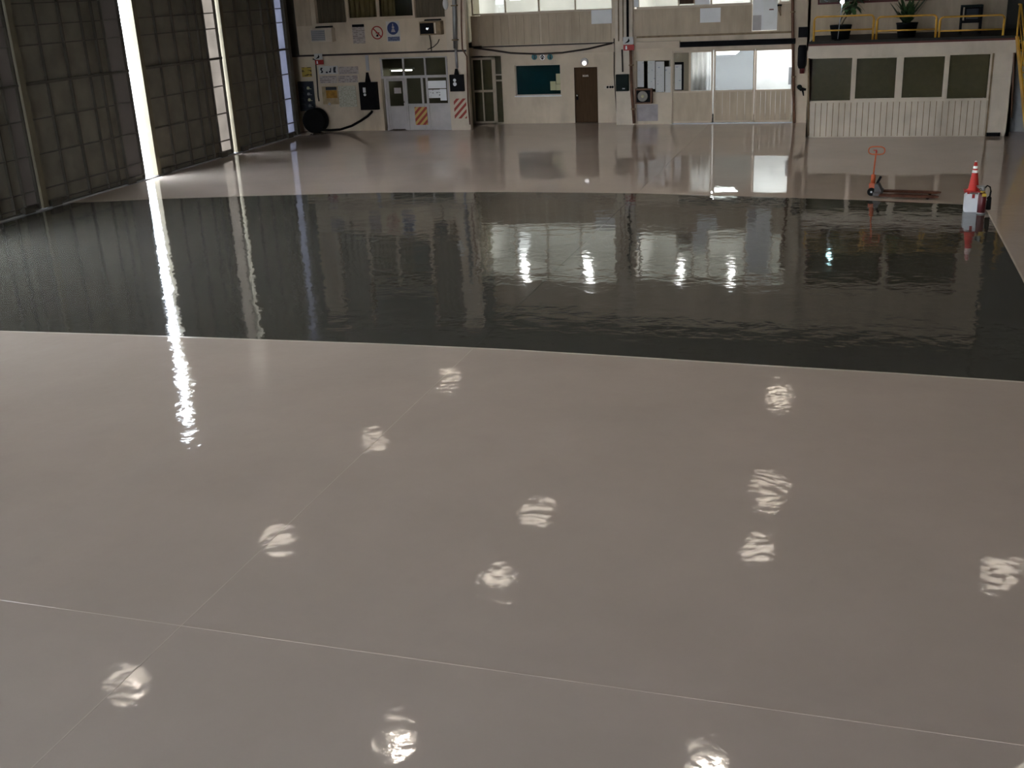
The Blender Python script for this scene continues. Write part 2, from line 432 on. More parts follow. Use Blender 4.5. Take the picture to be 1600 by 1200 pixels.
# ------------------------------------------------------------------ shell
st('ceiling', MB().box(-24, 16, -10, 52, HALL, HALL + 0.2), ROOFM, 'dark sheet metal roof above the hall', 'ceiling')
st('wall_right', MB().box(14, 14.2, -10, 52, -0.05, HALL), DARKSHELL, 'dark sheet wall on the stair side', 'wall')
FRONT = (-13.0, -2.0, 4.9)        # open doorway behind the photographer: x from, x to, height
st('wall_front', MB().box(-24, FRONT[0], -10.2, -10, -0.05, HALL).box(FRONT[1], 14.2, -10.2, -10, -0.05, HALL).box(FRONT[0], FRONT[1], -10.2, -10, FRONT[2], HALL), DARKSHELL, 'dark sheet wall with an open doorway at the near end', 'wall')
LT = 9.1
DOOR_OPEN = (17.2, 20.75)
wl = st('wall_left', MB().box(XL - 0.5, XL + 0.05, -10, 43, LT + 0.02, HALL).box(XL - 0.35, XL - 0.1, -10, DOOR_OPEN[0], -0.05, LT + 0.02)
   .box(-23.5, -23.3, 40.95, 42.4, -0.05, HALL).box(-23.3, XL + 0.04, 40.80, 41.05, -0.05, HALL).box(-24, -23.8, 40.9, 50, -0.05, HALL).box(-23.3, XL + 0.62, YA - 0.02, YA + 0.2, 3.1, HALL), LEAFF, 'dark header and end wall around the sliding hangar doors', 'wall')
mk('floor_rail', MB().box(XL - 0.12, XL - 0.05, 17.2, 41.0, -0.01, 0.035).box(XL + 0.02, XL + 0.09, 17.2, 41.0, -0.01, 0.035), GALV, wl)

# sliding leaves: every sheet, girt and stile its own piece
cols = [0.0, 0.28, 1.2, 2.2, 3.1, 3.65, 4.08, 4.95]
rows = [0.05, 0.18, 0.55, 1.5, 2.45, 3.4, 4.41, 4.93, 5.5, 6.4, 7.3, 8.2, 9.05]
def leaf(n, y0, last, label, y1=None):
    root = ste('door_%d' % n, label, 'door'); root.location = (XL, y0, 0)
    cc = cols[:-1] + [y1 - y0 if y1 else cols[-1]]
    for i in range(len(cc) - 1):
        for j in range(len(rows) - 1):
            dx = random.uniform(-0.006, 0.006)
            m = last if (i == 6 and j >= 1) else LEAFP
            mk('panel', MB().box(-0.075 + dx, -0.055 + dx, cc[i] + 0.004, cc[i + 1] - 0.004, rows[j] + 0.004, rows[j + 1] - 0.007), m, root)
    for i, c in enumerate(cc):
        w = (0.03, 0.02, 0.016, 0.03, 0.014, 0.024, 0.02, 0.03)[i]
        y = min(max(c, w), cc[-1] - w)
        if i == 0: continue
        mk('stile', MB().box(-0.052, 0.03, y - w, y + w, 0.06, 9.05), LEAFF, root)
    for j, z in enumerate(rows):
        h = 0.035 if j == 5 else 0.016
        mk('girt', MB().box(-0.053, 0.012 if j != 5 else 0.05, 0.26, cc[-1], z - h, z + h), LEAFF, root)
    mk('end_post', MB().box(-0.10, 0.10, 0.0, 0.03, 0.05, 9.08).box(0.07, 0.10, 0.03, 0.22, 0.05, 9.08).box(-0.10, -0.07, 0.03, 0.22, 0.05, 9.08), POSTM, root)
    mk('wheel_housing', MB().box(-0.08, 0.12, 0.35, 0.75, 0.02, 0.2), LEAFF, root)
    mk('wheel_housing', MB().box(-0.08, 0.12, 3.9, 4.3, 0.02, 0.2), LEAFF, root)
    return root
leaf(1, 20.75, FIBRE[0], 'dark sheet hangar door leaf at the near end, cut by the photo edge', 25.41)
leaf(2, 25.43, FIBRE[0], 'dark panelled hangar door leaf just before the wide bright gap')
leaf(3, 30.95, FIBRE[1], 'dark panelled hangar door leaf with a pale fibreglass column, after the wide bright gap', 35.85)
leaf(4, 35.98, FIBRE[2], 'dark panelled hangar door leaf with a blue-white fibreglass column beside the end wall', 40.78)

# ------------------------------------------------------------------ far wall
def holed(X0, X1, Z0, Z1, holes, y0, y1):
    """wall slab with real openings, as a grid of boxes"""
    xs = sorted({X0, X1, *[h[0] for h in holes], *[h[1] for h in holes]}); zs = sorted({Z0, Z1, *[h[2] for h in holes], *[h[3] for h in holes]})
    xs = [x for x in xs if X0 <= x <= X1]; zs = [z for z in zs if Z0 <= z <= Z1]
    b = MB()
    for i in range(len(xs) - 1):
        for j in range(len(zs) - 1):
            cx, cz = (xs[i] + xs[i + 1]) / 2, (zs[j] + zs[j + 1]) / 2
            if any(h[0] < cx < h[1] and h[2] < cz < h[3] for h in holes): continue
            b.box(xs[i], xs[i + 1], y0, y1, zs[j], zs[j + 1])
    return b
def boards(parent, X0, X1, Z0, Z1, Y, n, m, gap=0.012, t=0.02):
    w = (X1 - X0) / n
    me = MB().box(gap / 2, w - gap / 2, -t, 0, 0, Z1 - Z0).mesh('board', m)
    for i in range(n):
        link('board', me, parent, (X0 + i * w, Y + random.uniform(-0.004, 0.007), Z0))
def room(X0, X1, Z0, Z1, y0, y1, m):
    t = 0.05
    o = st('wall_room', MB().box(X0 - t, X1 + t, y1, y1 + t, Z0, Z1).box(X0 - t, X0, y0, y1, Z0, Z1).box(X1, X1 + t, y0, y1, Z0, Z1)
           .box(X0 - t, X1 + t, y0, y1 + t, Z0 - t, Z0).box(X0 - t, X1 + t, y0, y1 + t, Z1, Z1 + t), m, 'plain room seen through the window panes', 'wall')
    return o
def frame_window(name, label, X0, X1, Z0, Z1, Y, xs, zs, fm, gm, w=0.05, d=0.08, gaps=None):
    """window unit: a frame of bars and one pane for every opening (xs, zs are the bar centres)"""
    root = ste(name, label, 'window') 
    xa = [X0] + list(xs) + [X1]; za = [Z0] + list(zs) + [Z1]
    b = MB()
    for i, x in enumerate(xa):
        c = x + (w / 2 if i == 0 else -w / 2 if i == len(xa) - 1 else 0)
        b.box(c - w / 2, c + w / 2, Y, Y + d, Z0, Z1)
    for i, z in enumerate(za):
        c = z + (w / 2 if i == 0 else -w / 2 if i == len(za) - 1 else 0)
        b.box(X0, X1, Y + 0.005, Y + d - 0.005, c - w / 2, c + w / 2)
    mk('frame', b, fm, root)
    k = 0
    for j in range(len(za) - 1):
        for i in range(len(xa) - 1):
            g = gm[k % len(gm)] if isinstance(gm, list) else gm
            k += 1
            mk('pane', MB().box(xa[i] + w / 2, xa[i + 1] - w / 2, Y + d / 2 - 0.003, Y + d / 2 + 0.003, za[j] + w / 2, za[j + 1] - w / 2), g, root)
    return root
ZT = 8.2         # top of the two storeys built along the far end
ZL = 3.05        # line between the storeys

# ---- end wall beside the doors (two storeys)
xa0, xa1 = -23.3, on_y(733, 130, YA)[0]
hatch = R(597, 89, 702, 198, YA); hatch = (hatch[0], hatch[1], 0.0, hatch[3])
xu0 = on_y(466, 60, YA)[0]
upw = R(537, -70, 646, 31, YA)
upl = R(490, -70, 537, 36, YA)
upr = R(646, -70, 697, 27, YA)
wa = st('wall_back', holed(xa0, xa1, -0.05, ZL, [hatch], YA, YA + 0.2), CREAM, 'grimy cream lower wall beside the sliding doors', 'wall')
wau = st('wall_back', holed(xu0, xa1, ZL, ZT, [upw, (upl[0], upl[1], upl[2], ZT), (upr[0], upr[1], upr[2], ZT), (upw[0], upw[1], upw[2], ZT)], YA - 0.06, YA + 0.2), CREAM, 'cream upper wall with air conditioners and safety signs', 'wall')
boards(wau, upl[0], upl[1], upl[2], ZT, YA + 0.16, 5, BROWNB)
boards(wau, upr[0], upr[1], upr[2], ZT, YA + 0.10, 5, BROWNB)
boards(wau, xu0, on_y(489, 40, YA)[0], 4.2, ZT, YA - 0.06, 3, CREAM2)
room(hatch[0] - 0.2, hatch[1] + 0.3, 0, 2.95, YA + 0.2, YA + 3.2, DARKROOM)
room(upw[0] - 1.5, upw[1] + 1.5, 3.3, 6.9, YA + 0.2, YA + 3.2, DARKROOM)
lx = [on_y(x, 15, YA)[0] for x in (588, )]
frame_window('window_1', 'upper window with brown curtains behind two panes', upw[0], upw[1], upw[2], 6.4, YA + 0.0, [on_y(590, 15, YA)[0]], [], TRIMC, DARKPANE, w=0.11, d=0.12)
def curtain(X0, X1, Z0, Z1, Y, m, folds, amp=0.05, name='curtain'):
    n = folds * 6; vs = []; fs = []
    for i in range(n + 1):
        x = X0 + (X1 - X0) * i / n; y = Y + amp * math.sin(2 * PI * folds * i / n) + random.uniform(-.004, .004)
        vs += [(x, y, Z0), (x, y, Z1), (x, y + 0.006, Z0), (x, y + 0.006, Z1)]
    for i in range(n):
        a, b = 4 * i, 4 * i + 4
        fs += [(a, b, b + 1, a + 1), (a + 2, a + 3, b + 3, b + 2), (a, a + 2, b + 2, b), (a + 1, b + 1, b + 3, a + 3)]
    mb = MB(); mb._add(vs, fs, True)
    return mk(name, mb, m)
c1 = on_y(541, 15, YA)[0]; c2 = on_y(586, 15, YA)[0]; c3 = on_y(593, 15, YA)[0]; c4 = on_y(615, 15, YA)[0]
BRCUR = mat('brown_curtain_cloth', (0.33, 0.26, 0.16), 0.9, var=0.15)
tag(curtain(c1, c2, upw[2] + 0.1, 6.3, YA + 0.17, BRCUR, 6), 'wide brown curtain filling the first upper pane above the no smoking sign', 'curtain')
tag(curtain(c3, c4, upw[2] + 0.1, 6.3, YA + 0.17, BRCUR, 3), 'narrow brown curtain half drawn beside the black opening', 'curtain')

# service counter: transom panes, glazed door, counter panes, lower panels
hx = lambda px, py=140: on_y(px, py, YA)[0]
hz = lambda py, px=650: on_y(px, py, YA)[1]
zt = hatch[3]; ztr = hz(120)
hw = ste('window_2', 'glazed service counter unit with transom panes and grey lower panels', 'window')
b = MB()
for x in (hatch[0] + 0.03, hx(629.5, 104), hx(663.5, 104), hatch[1] - 0.06): b.box(x - 0.035, x + 0.035, YA + 0.02, YA + 0.12, ztr, zt)
b.box(hatch[0], hatch[1], YA + 0.02, YA + 0.12, zt - 0.05, zt).box(hatch[0], hatch[1], YA + 0.02, YA + 0.12, ztr - 0.05, ztr + 0.05)
for x in (hx(602), hx(634), hx(659.5), hx(667), hatch[1] - 0.05): b.box(x - 0.045, x + 0.045, YA + 0.03, YA + 0.11, 0.0, ztr)
zs_ = hz(163, 665)
b.box(hx(634), hatch[1], YA + 0.02, YA + 0.13, zs_ - 0.03, zs_ + 0.03)
mk('frame', b, GREYW, hw)
tr = [hatch[0] + 0.06, hx(629.5, 104), hx(663.5, 104), hatch[1] - 0.09]
for i in range(3): mk('pane', MB().box(tr[i] + 0.03, tr[i + 1] - 0.03, YA + 0.06, YA + 0.066, ztr + 0.05, zt - 0.05), DARKPANE, hw)
mk('pane', MB().box(hx(636), hx(658), YA + 0.06, YA + 0.066, zs_ + 0.03, ztr - 0.05), DARKPANE, hw)
mk('pane', MB().box(hx(661), hx(666), YA + 0.06, YA + 0.066, zs_ + 0.03, ztr - 0.05), DARKPANE, hw)
mk('pane', MB().box(hx(668.5), hatch[1] - 0.1, YA + 0.06, YA + 0.066, zs_ + 0.03, ztr - 0.05), DARKPANE, hw)
mk('lower_panel', MB().box(hx(636), hx(667), YA + 0.05, YA + 0.09, 0.0, zs_ - 0.03), GREYW, hw)
mk('lower_panel', MB().box(hx(668), hatch[1] - 0.09, YA + 0.055, YA + 0.095, 0.0, zs_ - 0.03), GREYW, hw)
dr = ste('door_5', 'half glazed grey door of the service counter', 'door')
dx0, dx1 = hx(604), hx(632); zd = hz(166, 617)
b = MB().box(dx0, dx0 + 0.09, YA + 0.04, YA + 0.09, 0.02, ztr - 0.06).box(dx1 - 0.09, dx1, YA + 0.04, YA + 0.09, 0.02, ztr - 0.06).box(dx0, dx1, YA + 0.04, YA + 0.09, ztr - 0.15, ztr - 0.06).box(dx0, dx1, YA + 0.04, YA + 0.09, zd - 0.06, zd)
mk('stile', b, GREYW, dr)
mk('pane', MB().box(dx0 + 0.09, dx1 - 0.09, YA + 0.06, YA + 0.066, zd, ztr - 0.15), DARKPANE, dr)
mk('lower_panel', MB().box(dx0 + 0.09, dx1 - 0.09, YA + 0.055, YA + 0.08, 0.05, zd - 0.06), GREYW, dr)
mk('handle', MB().box(dx1 - 0.07, dx1 - 0.03, YA - 0.02, YA + 0.04, zd + 0.12, zd + 0.2), CHROME, dr)
# lit fluorescent box seen through the first transom
t = thing('ceiling_light', 'lit ceiling fitting behind the first transom pane of the service counter', 'light', ((hatch[0] + tr[1]) / 2, YA + 1.2, on_y(615, 110, YA + 1.2)[1]))
mk('housing', MB().box(-0.55, 0.45, -0.12, 0.12, 0.02, 0.08), WHITE, t)
mk('tube', MB().cyl((-0.5, -0.05, 0.0), (-0.05, -0.05, 0.0), 0.035).cyl((0.05, -0.05, 0.0), (0.4, -0.05, 0.0), 0.03), emit('dim_fluorescent_glow', (0.95, 1, 0.97), 14.0), t)

def plate(name, label, cat, rect, Y, m, t=0.015, group=None, proud=0.007):
    X0, X1, Z0, Z1 = R(*rect, Y)
    o = mk(name, MB().box(0, X1 - X0, -t, 0, 0, Z1 - Z0), m, None, (X0, Y - proud, Z0))
    return tag(o, label, cat, group), X1 - X0, Z1 - Z0
NOTE1 = printed('pink_grey_print', (0.42, 0.36, 0.33), (0.22, 0.18, 0.17), 0.07, 0.5, 9)
NOTE2 = printed('black_white_print', (0.72, 0.72, 0.72), (0.06, 0.06, 0.06), 0.09, 0.42, 10)
NOTE3 = printed('pale_form_print', (0.47, 0.45, 0.36), (0.30, 0.29, 0.22), 0.06, 0.5, 12)
NOTE4 = printed('yellow_print', (0.42, 0.30, 0.05), (0.12, 0.08, 0.02), 0.16, 0.5, 6)
PAPERP = printed('charted_paper_print', (0.52, 0.51, 0.49), (0.25, 0.27, 0.32), 0.10, 0.36, 7)
plate('counter_paper', 'wide white sheet taped inside the counter window, uppermost', 'paper', (668, 126, 697, 138), YA + 0.05, PAPER, 0.007)
plate('counter_paper', 'white sheet with red marks at the lower corner of the counter window', 'paper', (670, 140, 688, 153), YA + 0.05, NOTE2, 0.007)
plate('counter_paper', 'plain white sheet at the lower edge of the counter window, next to the hazard column', 'paper', (688, 139, 698, 157), YA + 0.05, PAPER, 0.007)
plate('door_notice', 'small pale notice taped to the half glazed counter door', 'notice', (616, 137, 627, 146), YA + 0.05, POSTER, 0.007)
STR1 = banded('red_yellow_stripes', (0.30, 0.04, 0.02), (0.48, 0.31, 0.09), 0.27, (1, 0, -1.0))
STR2 = banded('red_cream_stripes', (0.28, 0.03, 0.02), (0.52, 0.42, 0.31), 0.27, (1, 0, -1.0))
plate('hazard_panel', 'red and yellow striped panel on the grey counter front', 'panel', (649, 167, 668, 195), YA + 0.02, STR1, 0.02)
plate('hazard_panel', 'red and cream striped panel under the meter box on the column', 'panel', (710, 154, 729, 185), YA - 0.09, STR2, 0.02)

# ---- middle wall with the brown door
xb0, xb1 = xa1, on_y(963, 130, YB)[0]
gd = R(735, 88, 785, 195, YB); gd = (gd[0], gd[1], 0.0, gd[3])
tw = R(805, 101, 876, 149, YB)
bd = R(898, 105, 934, 191, YB); bd = (bd[0], bd[1], 0.0, bd[3])
bw = R(734, -75, 957, 20, YB)
wb = st('wall_back', holed(xb0, xb1, -0.05, ZL, [gd, tw, bd], YB, YB + 0.2), CREAM, 'cream lower wall with the brown door and teal window', 'wall')
wbu = st('wall_back', holed(xb0, xb1, ZL, ZT, [bw], YB, YB + 0.2), CREAM, 'tan upper wall under the bright upper windows', 'wall')
bp = R(736, 22, 843, 68, YB); bq = R(846, 18, 955, 66, YB)
boards(wbu, bp[0], bp[1], ZL + 0.06, bw[2] - 0.02, YB, 9, CREAM2, gap=0.008)
boards(wbu, bq[0], bq[1], ZL + 0.06, bw[2] - 0.02, YB, 9, CREAM2, gap=0.008)
frame_window('window_3', 'bright upper window row of four panes above the brown door', bw[0], bw[1], bw[2], bw[3], YB + 0.03, [on_y(x, 0, YB)[0] for x in (788, 841, 898)], [], CREAM3, CLEAR, w=0.06, d=0.08)
room(bw[0] - 0.3, bw[1] + 0.3, 3.3, 6.6, YB + 0.2, YB + 4.5, ROOMW)
for fx, lab in ((0.22, 'long ceiling light behind the first bright upper pane above the glazed door'), (0.72, 'long ceiling light behind the bright upper panes above the brown door')):
    t = thing('ceiling_light', lab, 'light', (bw[0] + (bw[1] - bw[0]) * fx, YB + 1.6, 6.5), 0.35, 'ceiling lights in the upper offices')
    mk('housing', MB().box(-0.12, 0.12, -1.1, 1.1, 0.0, 0.08), WHITE, t)
    mk('tube', MB().box(-0.09, 0.09, -1.05, 1.05, -0.03, 0.0), TUBEE, t)
# a fluorescent fitting hanging in the first pane
t = thing('hanging_tube_light', 'slanting white tube light hung close behind the second upper pane', 'light', (on_y(796, 10, YB)[0], YB + 0.45, 4.78), 0)
mk('tube', MB().prism([(-0.12, 0.0), (0.34, 0.0), (0.02, 1.2), (-0.22, 1.2)], 0.0, 0.05), emit('tube_light_glow', (0.97, 1, 1), 2.2), t)
mk('housing', MB().prism([(-0.16, 0.0), (-0.12, 0.0), (-0.22, 1.2), (-0.26, 1.2)], -0.03, 0.08), WHITE, t)
plate('white_notice', 'blank white sheet on the boards under the upper panes, above the brown door', 'notice', (924, 15, 956, 37), YB - 0.02, PAPER, 0.01)

# glazed door: leaf of four panes and a side light
g0 = ste('door_6', 'cream framed glazed door of four panes with a narrow side light', 'door')
fx = lambda px, py=140: on_y(px, py, YB)[0]
fz = lambda py, px=758: on_y(px, py, YB)[1]
ztop, zmid = fz(90), fz(142.5)
b = MB()
for px, w in ((738, 0.075), (754, 0.025), (772.5, 0.075)): b.box(fx(px) - w, fx(px) + w, YB + 0.02, YB + 0.08, 0.02, ztop)
for z in (0.06, zmid, ztop - 0.04): b.box(fx(736), fx(775), YB + 0.02, YB + 0.08, z - 0.045, z + 0.045)
b.box(fx(774), fx(785), YB + 0.02, YB + 0.08, fz(126, 780) - 0.03, fz(126, 780) + 0.03).box(fx(774), fx(785), YB + 0.02, YB + 0.08, fz(117, 780) - 0.025, fz(117, 780) + 0.025).box(fx(774), fx(785), YB + 0.02, YB + 0.08, 0.0, 0.06)
mk('frame', b, CREAM3, g0)
for (a, c) in ((740.5, 753), (755, 770)):
    for (z0, z1) in ((0.1, zmid - 0.045), (zmid + 0.045, ztop - 0.085)):
        mk('pane', MB().box(fx(a), fx(c), YB + 0.045, YB + 0.051, z0, z1), DARKPANE, g0)
for (z0, z1) in ((0.06, fz(126, 780) - 0.03), (fz(126, 780) + 0.03, fz(117, 780) - 0.025), (fz(117, 780) + 0.025, gd[3])):
    mk('pane', MB().box(fx(774.5), fx(784.5), YB + 0.045, YB + 0.051, z0, z1), DARKPANE, g0)
mk('backing_board', MB().box(fx(737), fx(785), YB + 0.11, YB + 0.115, 0.05, ztop), OLIVE, g0)
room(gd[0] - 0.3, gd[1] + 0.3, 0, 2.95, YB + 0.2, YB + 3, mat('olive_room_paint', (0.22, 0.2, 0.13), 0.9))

tv = frame_window('window_4', 'teal tinted fixed window in the cream wall', tw[0], tw[1], tw[2], tw[3], YB + 0.08, [], [], CREAM3, TEALPANE, w=0.035, d=0.06)
mk('sill', MB().box(tw[0] - 0.04, tw[1] + 0.02, YB - 0.05, YB + 0.1, tw[2] - 0.05, tw[2]), WHITE, tv)
mk('blind', MB().box(tw[0] - 0.02, tw[1] + 0.02, YB + 0.21, YB + 0.215, tw[2] - 0.05, tw[3] + 0.05), mat('dark_teal_backing', (0.024, 0.038, 0.039), 0.6, var=0.12, scale=3), tv)  # added sheet that catches hall light, so the teal pane is not black
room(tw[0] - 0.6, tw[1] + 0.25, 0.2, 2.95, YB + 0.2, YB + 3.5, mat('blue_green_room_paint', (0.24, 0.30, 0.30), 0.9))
plate('window_card', 'tall pale card stuck inside the teal window, upper', 'card', (869, 115, 876, 131), YB + 0.1, CARD, 0.007)
plate('window_card', 'pale card at the lower corner inside the teal window, on the brown door side', 'card', (869, 131.5, 876.5, 141), YB + 0.1, CARD, 0.007)
plate('window_card', 'squarish pale card inside the teal window, farther from the brown door', 'card', (860, 127, 868.6, 141), YB + 0.1, CARD, 0.007)
d = ste('door_7', 'plain dark brown flush door with a bright knob', 'door')
mk('leaf', MB().box(bd[0] + 0.02, bd[1] - 0.02, YB + 0.05, YB + 0.1, 0.01, bd[3] - 0.02), BROWND, d)
mk('jamb', MB().box(bd[0], bd[0] + 0.02, YB - 0.01, YB + 0.2, 0, bd[3]).box(bd[1] - 0.02, bd[1], YB - 0.01, YB + 0.2, 0, bd[3]).box(bd[0], bd[1], YB - 0.01, YB + 0.2, bd[3] - 0.02, bd[3]), BROWND, d)
kx, kz = on_y(902, 149, YB)
mk('knob', MB().sphere((kx, YB - 0.02, kz), 0.05).cyl((kx, YB - 0.02, kz), (kx, YB + 0.06, kz), 0.02), CHROME, d)
mk('lock_plate', MB().box(kx - 0.05, kx + 0.03, YB + 0.03, YB + 0.05, kz - 0.18, kz + 0.02), BLACK, d)
lx0, lx1, lz0, lz1 = R(910, 117, 919, 120, YB)
mk('name_plate', MB().box(lx0, lx1, YB + 0.035, YB + 0.05, lz0, lz1), printed('door_plate_print', (0.45, 0.4, 0.35), (0.1, 0.06, 0.04), 0.03, 0.5, 20), d)
x, z = on_y(913.5, 96.5, YB)
t = thing('bulkhead_lamp', 'small white lit bulkhead lamp above the brown door', 'lamp', (x, YB, z))
mk('housing', MB().lathe([(0.15, -0.0), (0.15, -0.05), (0.12, -0.07)], 20, (0, 0, 0), 'y'), GREYW, t)
mk('lens', MB().lathe([(0.095, -0.071), (0.08, -0.11), (0.03, -0.13), (1e-4, -0.132)], 20, (0, 0, -0.05), 'y'), BULK, t)
def disc_sign(px, py, lab, white):
    x, z = on_y(px, py, YB); t = thing('round_sign', lab, 'sign', (x, YB, z), 0, 'row of teal pictogram signs')
    mk('backing', MB().lathe([(0.115, 0.0), (0.115, -0.012)], 24, (0, 0, 0), 'y'), WHITE if white else TEALS, t)
    if white:
        mk('glyph', MB().prism([(-0.1, -0.01), (0, 0.1), (0.1, -0.01), (0.055, -0.01), (0, 0.045), (-0.055, -0.01)], -0.02, -0.012).prism([(-0.06, -0.04), (0, 0.02), (0.06, -0.04), (0, -0.095)], -0.02, -0.012), BLACK, t)
    else:
        mk('glyph', MB().lathe([(0.03, -0.012), (0.03, -0.02)], 12, (0.01, 0, 0.04), 'y').prism([(-0.03, -0.07), (0.05, -0.07), (0.03, 0.0), (-0.01, 0.0)], -0.02, -0.012), GREENBOX if px > 850 else NAVY, t)
disc_sign(835, 89, 'round teal pictogram sign, first of three above the teal window', False)
disc_sign(847.5, 89.5, 'round white sign with a black chevron between two teal signs', True)
disc_sign(859.5, 89, 'round teal pictogram sign, third of three above the teal window', False)

# ---- wall with the bright sliding office doors
xc0, xc1 = on_y(963, 130, YC)[0], on_y(1262, 130, YC)[0]
so = R(1050, 77, 1239, 193, YC); so = (so[0], so[1], 0.0, so[3])
pw = R(994, 94, 1048, 145, YC)
uw = R(990, -75, 1240, 9, YC)
ud = R(1176, -75, 1216, 48, YC)
wc = st('wall_back', holed(xc0, xc1, -0.05, ZL, [so, pw], YC, YC + 0.2), CREAM, 'cream lower wall around the bright sliding office doors', 'wall')
wcu = st('wall_back', holed(xc0, xc1, ZL, ZT, [uw, (ud[0], ud[1], ud[2], uw[2])], YC, YC + 0.2), CREAM, 'tan upper wall with white notices and the white door', 'wall')
ca = R(992, 12, 1175, 55, YC)
boards(wcu, ca[0], ca[1], on_y(1080, 54, YC)[1], uw[2] - 0.03, YC, 15, CREAM2, gap=0.006, t=0.012)
ca = R(1217, 12, 1236, 55, YC)
boards(wcu, ca[0], ca[1], on_y(1225, 52, YC)[1], uw[2] - 0.03, YC, 2, CREAM2, gap=0.006, t=0.012)
ux = lambda px: on_y(px, 2, YC)[0]
frame_window('window_5', 'upper office window row over the sliding doors', uw[0] + 0.1, ux(1175), uw[2], uw[3], YC + 0.03, [ux(997), ux(1060), ux(1086), ux(1111)], [], CREAM3, CLEAR, w=0.06, d=0.08)
frame_window('window_6', 'narrow bright upper pane beside the white door', ux(1218), ux(1236), uw[2], uw[3], YC + 0.03, [], [], CREAM3, CLEAR, w=0.05, d=0.08)
room(uw[0] + 0.0, uw[1] + 0.1, 3.3, 6.6, YC + 0.2, YC + 4.5, ROOMW)
for fx_, lab in ((0.25, 'long ceiling light behind the upper panes above the brown loudspeaker'), (0.62, 'long ceiling light behind the upper panes above the sliding doors')):
    t = thing('ceiling_light', lab, 'light', (uw[0] + (uw[1] - uw[0]) * fx_, YC + 1.6, 6.5), 0.0, 'ceiling lights in the upper offices')
    mk('housing', MB().box(-0.12, 0.12, -1.1, 1.1, 0.0, 0.08), WHITE, t)
    mk('tube', MB().box(-0.09, 0.09, -1.05, 1.05, -0.03, 0.0), TUBEE, t)
d = ste('door_8', 'white painted upper door with chipped patches, half ajar', 'door')
mk('leaf', MB().box(ud[0] + 0.42, ud[1] - 0.0, YC - 0.03, YC + 0.03, ud[2] + 0.02, 6.0), WHITE, d)
mk('leaf', MB().box(ud[0] + 0.02, ud[0] + 0.42, YC + 0.02, YC + 0.06, ud[2] + 0.02, 6.0), PAPER, d)
mk('kick_panel', MB().box(ud[0] + 0.03, ud[0] + 0.34, YC - 0.0, YC + 0.02, ud[2] + 0.02, ud[2] + 0.55), GREYW, d)
mk('handle', MB().box(ud[0] + 0.62, ud[0] + 0.78, YC - 0.06, YC - 0.03, on_y(1200, 15, YC)[1] - 0.02, on_y(1200, 15, YC)[1] + 0.02), RUST, d)
x, z = on_y(1219, 12, YC)
t = thing('coat_hook', 'dark things hanging from a hook beside the white upper door', 'hook', (x, YC - 0.02, z))
mk('hook_plate', MB().box(-0.1, 0.06, -0.02, 0.0, 0.05, 0.12), BLACK, t)
mk('strap', MB().tube([(-0.04, -0.03, 0.06), (-0.02, -0.035, -0.1), (0.03, -0.03, -0.28)], [0.05, 0.035, 0.015], 8), RUSTY, t)
plate('white_notice', 'blank white sheet on the tan boards over the sliding doors', 'notice', (1094, 12.5, 1126, 35), YC - 0.015, PAPER, 0.01)
x0, x1, z0, z1 = R(990, 0, 998, 11, YC)
plate('window_paper', 'narrow white paper at the corner of the upper office window', 'paper', (990.5, -8, 998, 11), YC - 0.0, PAPER, 0.01)
plate('window_blind', 'white sheet covering part of an upper pane above the white notice', 'paper', (1086, -20, 1109, 7), YC + 0.025, PAPER, 0.007)
plate('window_box', 'dark brown carton behind the upper pane beside the white sheet', 'box', (1062, -15, 1085, 6), YC + 0.3, WOOD, 0.2)

# sliding office doors with bright panes
sx = lambda px, py=135: on_y(px, py, YC)[0]
sz = lambda py, px=1145: on_y(px, py, YC)[1]
zlow, zhi = sz(141.5), sz(79)
ROOMG = mat('grey_room_paint', (0.58, 0.585, 0.58), 0.85, var=0.03)
room(so[0] - 0.1, so[1] + 0.05, 0, 2.98, YC + 0.2, YC + 3.2, ROOMG)
def office_door(n, a, c, label, gm, y):
    r = ste('door_%d' % n, label, 'door')
    X0, X1 = sx(a), sx(c); w = 0.05
    b = MB().box(X0, X0 + w, y, y + 0.05, 0.03, so[3]).box(X1 - w, X1, y, y + 0.05, 0.03, so[3]).box(X0, X1, y, y + 0.05, so[3] - 0.07, so[3]).box(X0, X1, y, y + 0.05, zlow - 0.05, zlow + 0.01).box(X0, X1, y, y + 0.05, 0.03, 0.1)
    mk('stile', b, TRIMC, r)
    if gm: mk('pane', MB().box(X0 + w, X1 - w, y + 0.02, y + 0.026, zlow + 0.01, so[3] - 0.07), gm, r)
    return r, X0 + w, X1 - w, y
r, a, c, y = office_door(9, 1050, 1113, 'sliding office door with a white curtain and dark paper board', CLEAR, YC + 0.03)
mk('lower_panel', MB().box(a, c, y + 0.01, y + 0.03, 0.1, zlow - 0.05), CREAM2, r)
mk('backing_board', MB().box(sx(1050), sx(1077.5), y + 0.03, y + 0.05, zlow, zhi), CREAM2, r)
mk('bar', MB().box(sx(1076), sx(1079), y - 0.01, y + 0.05, zlow, zhi), TRIMC, r)
r, a, c, y = office_door(10, 1115, 1178, 'sliding office door with a grey pane, in the middle of three', GREYPANE, YC + 0.08)
boards(r, a, c, 0.1, zlow - 0.05, y + 0.03, 5, CREAM2, gap=0.008)
r, a, c, y = office_door(11, 1179, 1238, 'sliding office door with a glowing frosted pane', FROST, YC + 0.03)
boards(r, a, c, 0.1, zlow - 0.05, y + 0.03, 7, CREAM2, gap=0.01)
x0, x1, z0, z1 = R(1232, 105, 1236.5, 132, YC)
mk('handle', MB().box(x0, x1, y - 0.05, y, z0, z1), GREYM, r)
o = curtain(sx(1079.5), sx(1109), zlow + 0.02, zhi, YC + 0.17, CURTAIN, 4, 0.045)
